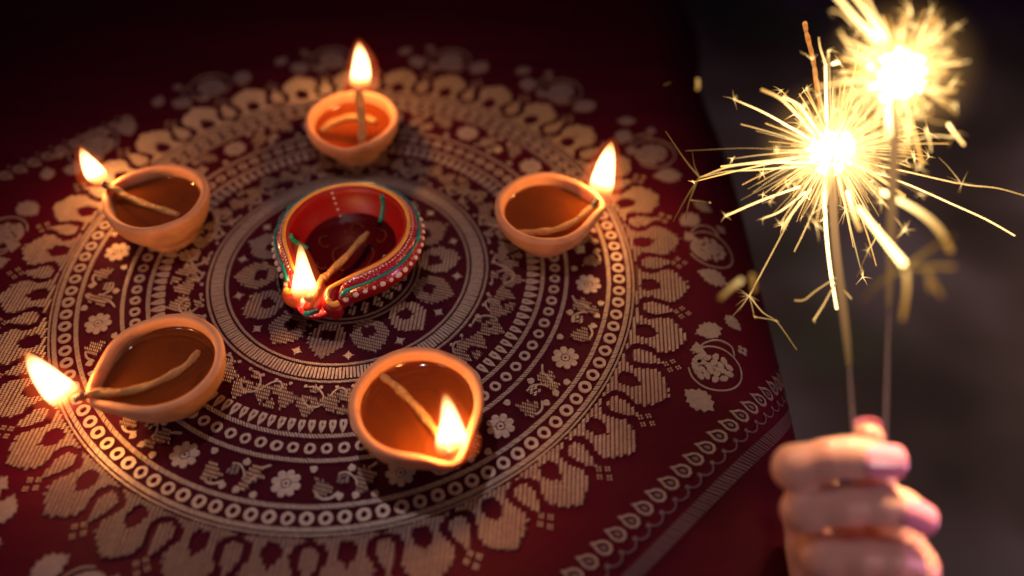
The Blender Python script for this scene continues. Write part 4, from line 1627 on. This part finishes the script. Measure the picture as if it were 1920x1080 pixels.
rays(s2, C2, 90, 260, .033, .00065, 12, .15, 5)
rays(s1, C1, 0, 170, .026, .00070, 21, 0, 4)
rays(s2, C2, 0, 200, .026, .00110, 22, 0, 4.5)
for root_, c_, r_ in ((s1, C1, .045), (s2, C2, .040)):  # added ball of emitting haze for the glow round each fireball
    bm = bmesh.new()
    bmesh.ops.create_icosphere(bm, subdivisions=3, radius=r_)
    me = bpy.data.meshes.new('glow_haze')
    bm.to_mesh(me)
    bm.free()
    me.materials.append(M_GLOW_HAZE)
    o = bpy.data.objects.new('glow_haze', me)
    COL.objects.link(o)
    o.parent = root_
    o.location = c_
for pts, r0, r1, e0, e1, t0, t1, st, wh in PLACED:
    r0, r1 = (r if r < .9 else .9 + (r - .9) * .45 for r in (r0, r1))
    m_ = MB()
    P = catmull(pts, 6)
    spark_geo(m_, P, r0 / 1000, r1 / 1000, e0, e1, t0, t1, 6)
    if st:
        star_geo(m_, Vector(pts[min(st[0], len(pts) - 1)]), st[1], st[2], max(1.2, e1 * .8), .00018)
    m_.build('spark', M_SPARK, s1 if wh == 1 else s2)
point('sparkler_light', C1, .07, (1, .66, .34), .012)
point('sparkler_light', C2, .08, (1, .66, .34), .012)

# ------------------------------------------------------------------ hand (millimetres: x right, y up along the tilt, z towards the viewer)
HO = np.array((.148, .1743, .0614))


def H2W(p):
    p = np.asarray(p, float) / 1000
    return HO + np.outer(p[:, 0], (1, 0, 0)) + np.outer(p[:, 1], tuple(UW)) - np.outer(p[:, 2], tuple(DW))


# every finger: joints with radii; each chain is blended within itself, chains only touch
FING = {
    'index': [((-6, 2, -36), 10.5), ((-23.8, 11.5, -3), 10.2), ((-11, 16.6, 2.8), 9.0), ((-2, 17.6, 4.0), 9.0), ((5, 17.0, 4.2), 8.0), ((11.5, 16.4, 4.0), 6.6)],
    'middle': [((-7, -15, -38), 10.5), ((-20.6, -6.4, -2), 9.8), ((-6, -2.8, 4.0), 8.8), ((10, -1.8, 5.3), 9.0), ((19, -4.2, 4.0), 8.0), ((26, -7.0, 2.4), 6.5)],
    'ring': [((-3, -33, -38), 10.5), ((-12.4, -26.8, -1), 9.8), ((1, -25.2, 3), 8.8), ((15, -26.0, 3), 8.8), ((22, -28.5, 0), 8.0), ((26, -31, -2), 6.6)],
    'little': [((3, -50, -36), 9.5), ((-4, -45.5, -4), 9.0), ((8, -44.5, 1), 8.4), ((18, -45.5, 1), 7.8), ((23, -47, -1), 6.4)],
    'thumb': [((22, -60, -34), 14), ((33, -38, -20), 13.6), ((22, -12, -20), 10.6), ((15.5, 5, -17), 9.2), ((13.2, 15, -15.5), 8.8), ((12.4, 22.5, -14.5), 7.5)],
}
PALM = [((-5, -4, -38), (20, -60, -46), 11, 16), ((-6, -20, -40), (14, -80, -46), 12, 17), ((-2, -38, -40), (10, -85, -46), 12, 17), ((4, -54, -38), (6, -88, -46), 11, 17),
        ((26, -60, -33), (8, -92, -44), 15, 17), ((4, -12, -32), (24, -34, -26), 8, 11), ((6, -84, -46), (4, -108, -50), 20, 19), ((4, -108, -50), (6, -215, -80), 18.5, 27)]


def capsule(X, a, b, ra, rb):
    a, b = np.array(a, np.float32), np.array(b, np.float32)
    ba = b - a
    t = np.clip(((X - a) @ ba) / (ba @ ba), 0, 1)
    q = X - a - t[..., None] * ba
    return np.sqrt((q * q).sum(-1)) - (ra + (rb - ra) * t)


def smin(a, b, k):
    h = np.maximum(k - np.abs(a - b), 0) / k
    return np.minimum(a, b) - h * h * k * .25


def hand_field(X):
    palm = None
    for a, b, ra, rb in PALM:
        d = capsule(X, a, b, ra, rb)
        palm = d if palm is None else smin(palm, d, 7)
    res = palm
    for nm, ch in FING.items():
        f_ = None
        for (a, ra), (b, rb) in zip(ch[:-1], ch[1:]):
            d = capsule(X, a, b, ra, rb)
            f_ = d if f_ is None else smin(f_, d, 3.5)
        # skin folds over the joints
        for k in (range(1, len(ch) - 1)):
            j0 = np.array(ch[k][0], np.float32)
            ax = np.array(ch[k + 1][0], np.float32) - j0
            ax /= np.linalg.norm(ax)
            s_ = (X - j0) @ ax
            near = np.exp(-((X - j0) ** 2).sum(-1) / (2 * (ch[k][1] * 1.25) ** 2))
            if nm == 'thumb' and k in (1, 2):
                for off in (-8, -4, 0, 5, 9, 13):
                    f_ = f_ + .95 * np.exp(-((s_ - off) / 1.0) ** 2) * near
            elif k > 1:
                for off in (-2.2, .4, 2.6):
                    f_ = f_ + .5 * np.exp(-((s_ - off) / .75) ** 2) * near
        # only the root of a finger melts into the palm
        root_near = np.exp(-np.maximum(0, np.sqrt(((X - np.array(ch[0][0], np.float32)) ** 2).sum(-1)) - 14) / 6)
        f_ = f_ + .35
        res = np.where(root_near > .35, smin(res, f_, 4.5), smin(res, f_, 1.0))
    return res


def surface_nets(lo, hi, st):
    xs = [np.arange(lo[i], hi[i], st, dtype=np.float32) for i in range(3)]
    G = np.stack(np.meshgrid(*xs, indexing='ij'), -1)
    F = hand_field(G)
    nx, ny, nz = F.shape
    ins = F < 0
    c = np.zeros((nx - 1, ny - 1, nz - 1), int)
    for dx in (0, 1):
        for dy in (0, 1):
            for dz in (0, 1):
                c += ins[dx:nx - 1 + dx, dy:ny - 1 + dy, dz:nz - 1 + dz]
    act = (c > 0) & (c < 8)
    idx = -np.ones(act.shape, int)
    I = np.argwhere(act)
    idx[tuple(I.T)] = np.arange(len(I))
    acc = np.zeros((len(I), 3))
    cnt = np.zeros(len(I))
    cor = [np.array(q) for q in ((0, 0, 0), (1, 0, 0), (0, 1, 0), (1, 1, 0), (0, 0, 1), (1, 0, 1), (0, 1, 1), (1, 1, 1))]
    edges = [(i, j) for i in range(8) for j in range(i + 1, 8) if abs(cor[i] - cor[j]).sum() == 1]
    for i, j in edges:
        A, B = I + cor[i], I + cor[j]
        fa, fb_ = F[tuple(A.T)], F[tuple(B.T)]
        m_ = (fa < 0) != (fb_ < 0)
        t = fa[m_] / (fa[m_] - fb_[m_])
        acc[m_] += A[m_] + (B[m_] - A[m_]) * t[:, None]
        cnt[m_] += 1
    V_ = acc / cnt[:, None] * st + np.array(lo)
    faces = []
    for ax in range(3):
        o1, o2 = [(1, 2), (2, 0), (0, 1)][ax]
        sl = [slice(0, n_) for n_ in F.shape]
        a_ = [slice(None)] * 3
        b_ = [slice(None)] * 3
        a_[ax] = slice(0, -1)
        b_[ax] = slice(1, None)
        fa, fb_ = ins[tuple(a_)], ins[tuple(b_)]
        E = np.argwhere(fa != fb_)
        E = E[(E[:, o1] > 0) & (E[:, o2] > 0) & (E[:, o1] < F.shape[o1] - 1) & (E[:, o2] < F.shape[o2] - 1)]
        u, v_ = np.zeros(3, int), np.zeros(3, int)
        u[o1] = 1
        v_[o2] = 1
        q = np.stack([idx[tuple((E - u - v_).T)], idx[tuple((E - v_).T)], idx[tuple(E.T)], idx[tuple((E - u).T)]], 1)
        flip = ~fa[tuple(E.T)]
        q[flip] = q[flip][:, ::-1]
        faces.append(q)
    return V_, np.concatenate(faces)


HV, HF = surface_nets((-42, -205, -108), (56, 40, 24), 1.15)
# relax a little
for _ in range(2):
    acc = np.zeros_like(HV)
    cnt = np.zeros(len(HV))
    for k in range(4):
        a_, b_ = HF[:, k], HF[:, (k + 1) % 4]
        np.add.at(acc, a_, HV[b_])
        np.add.at(cnt, a_, 1)
    HV = HV * .5 + acc / np.maximum(cnt, 1)[:, None] * .5
person = empty('person', tuple(HO))
tag(person, 'hand and forearm of a person with long pink painted nails holding two sparklers', 'person')
hand = mesh_obj('hand', H2W(HV) - HO, [tuple(int(i) for i in q) for q in HF], M_SKIN, person)


def nail(c, d, n, length, width, rad, over=0., thick=.55):
    """curved plate: c = middle of the cuticle on the finger's surface line, d = along the finger, n = outward"""
    d, n = Vector(d).normalized(), Vector(n)
    n = (n - d * n.dot(d)).normalized()
    s = d.cross(n)
    c = Vector(c)
    nu, nv = 14, 12
    V_, F_ = [], []
    amax = math.asin(min(.95, width / 2 / rad))
    for layer in (0, 1):
        for i in range(nu + 1):
            u = i / nu
            wq = (1 - (1 - min(1, u / .22)) ** 2.2 * .45) * (1 - max(0, (u - .86) / .14) ** 3 * .22)
            arch = -2.2 * (u - .35) ** 2 * length / 14
            for j in range(nv + 1):
                a = (j / nv * 2 - 1) * amax * wq
                rr = rad - layer * thick
                uu = u * length + (-.09 * length * (1 - math.cos(a * 1.5)) * (1 if u > .5 else -1.6)) * abs(u - .5) * 2
                V_.append(c + d * uu + s * math.sin(a) * rr + n * ((math.cos(a) - 1) * rad + arch * .5 - layer * thick))
    m_ = (nu + 1) * (nv + 1)
    for i in range(nu):
        for j in range(nv):
            a = i * (nv + 1) + j
            F_.append((a, a + 1, a + nv + 2, a + nv + 1))
            F_.append((m_ + a + nv + 1, m_ + a + nv + 2, m_ + a + 1, m_ + a))
    rim = [j for j in range(nv + 1)] + [i * (nv + 1) + nv for i in range(1, nu + 1)] + [nu * (nv + 1) + j for j in range(nv - 1, -1, -1)] + [i * (nv + 1) for i in range(nu - 1, 0, -1)]
    for k in range(len(rim)):
        a, b_ = rim[k], rim[(k + 1) % len(rim)]
        F_.append((b_, a, m_ + a, m_ + b_))
    W_ = H2W([tuple(v_) for v_ in V_]) - HO
    return mesh_obj('fingernail', W_, F_, M_NAIL, person)


nail((-.5, 18.4, 14.0), (1, -.05, -.05), (.0, .22, 1), 18.5, 14.6, 8.2)
nail((17.0, -1.8, 13.6), (.86, -.42, -.20), (.12, .26, 1), 17.5, 14.2, 8.4)
nail((19, -25.2, 9.3), (.80, -.42, -.35), (.35, .2, 1), 13, 12, 7.2)
nail((17, -43, 9.2), (.85, -.2, -.3), (.2, .1, 1), 10, 10, 6.6)
nail((14.2, 16.0, -23.6), (-.10, .98, .14), (-.1, .08, -1), 15.5, 14.0, 8.2)
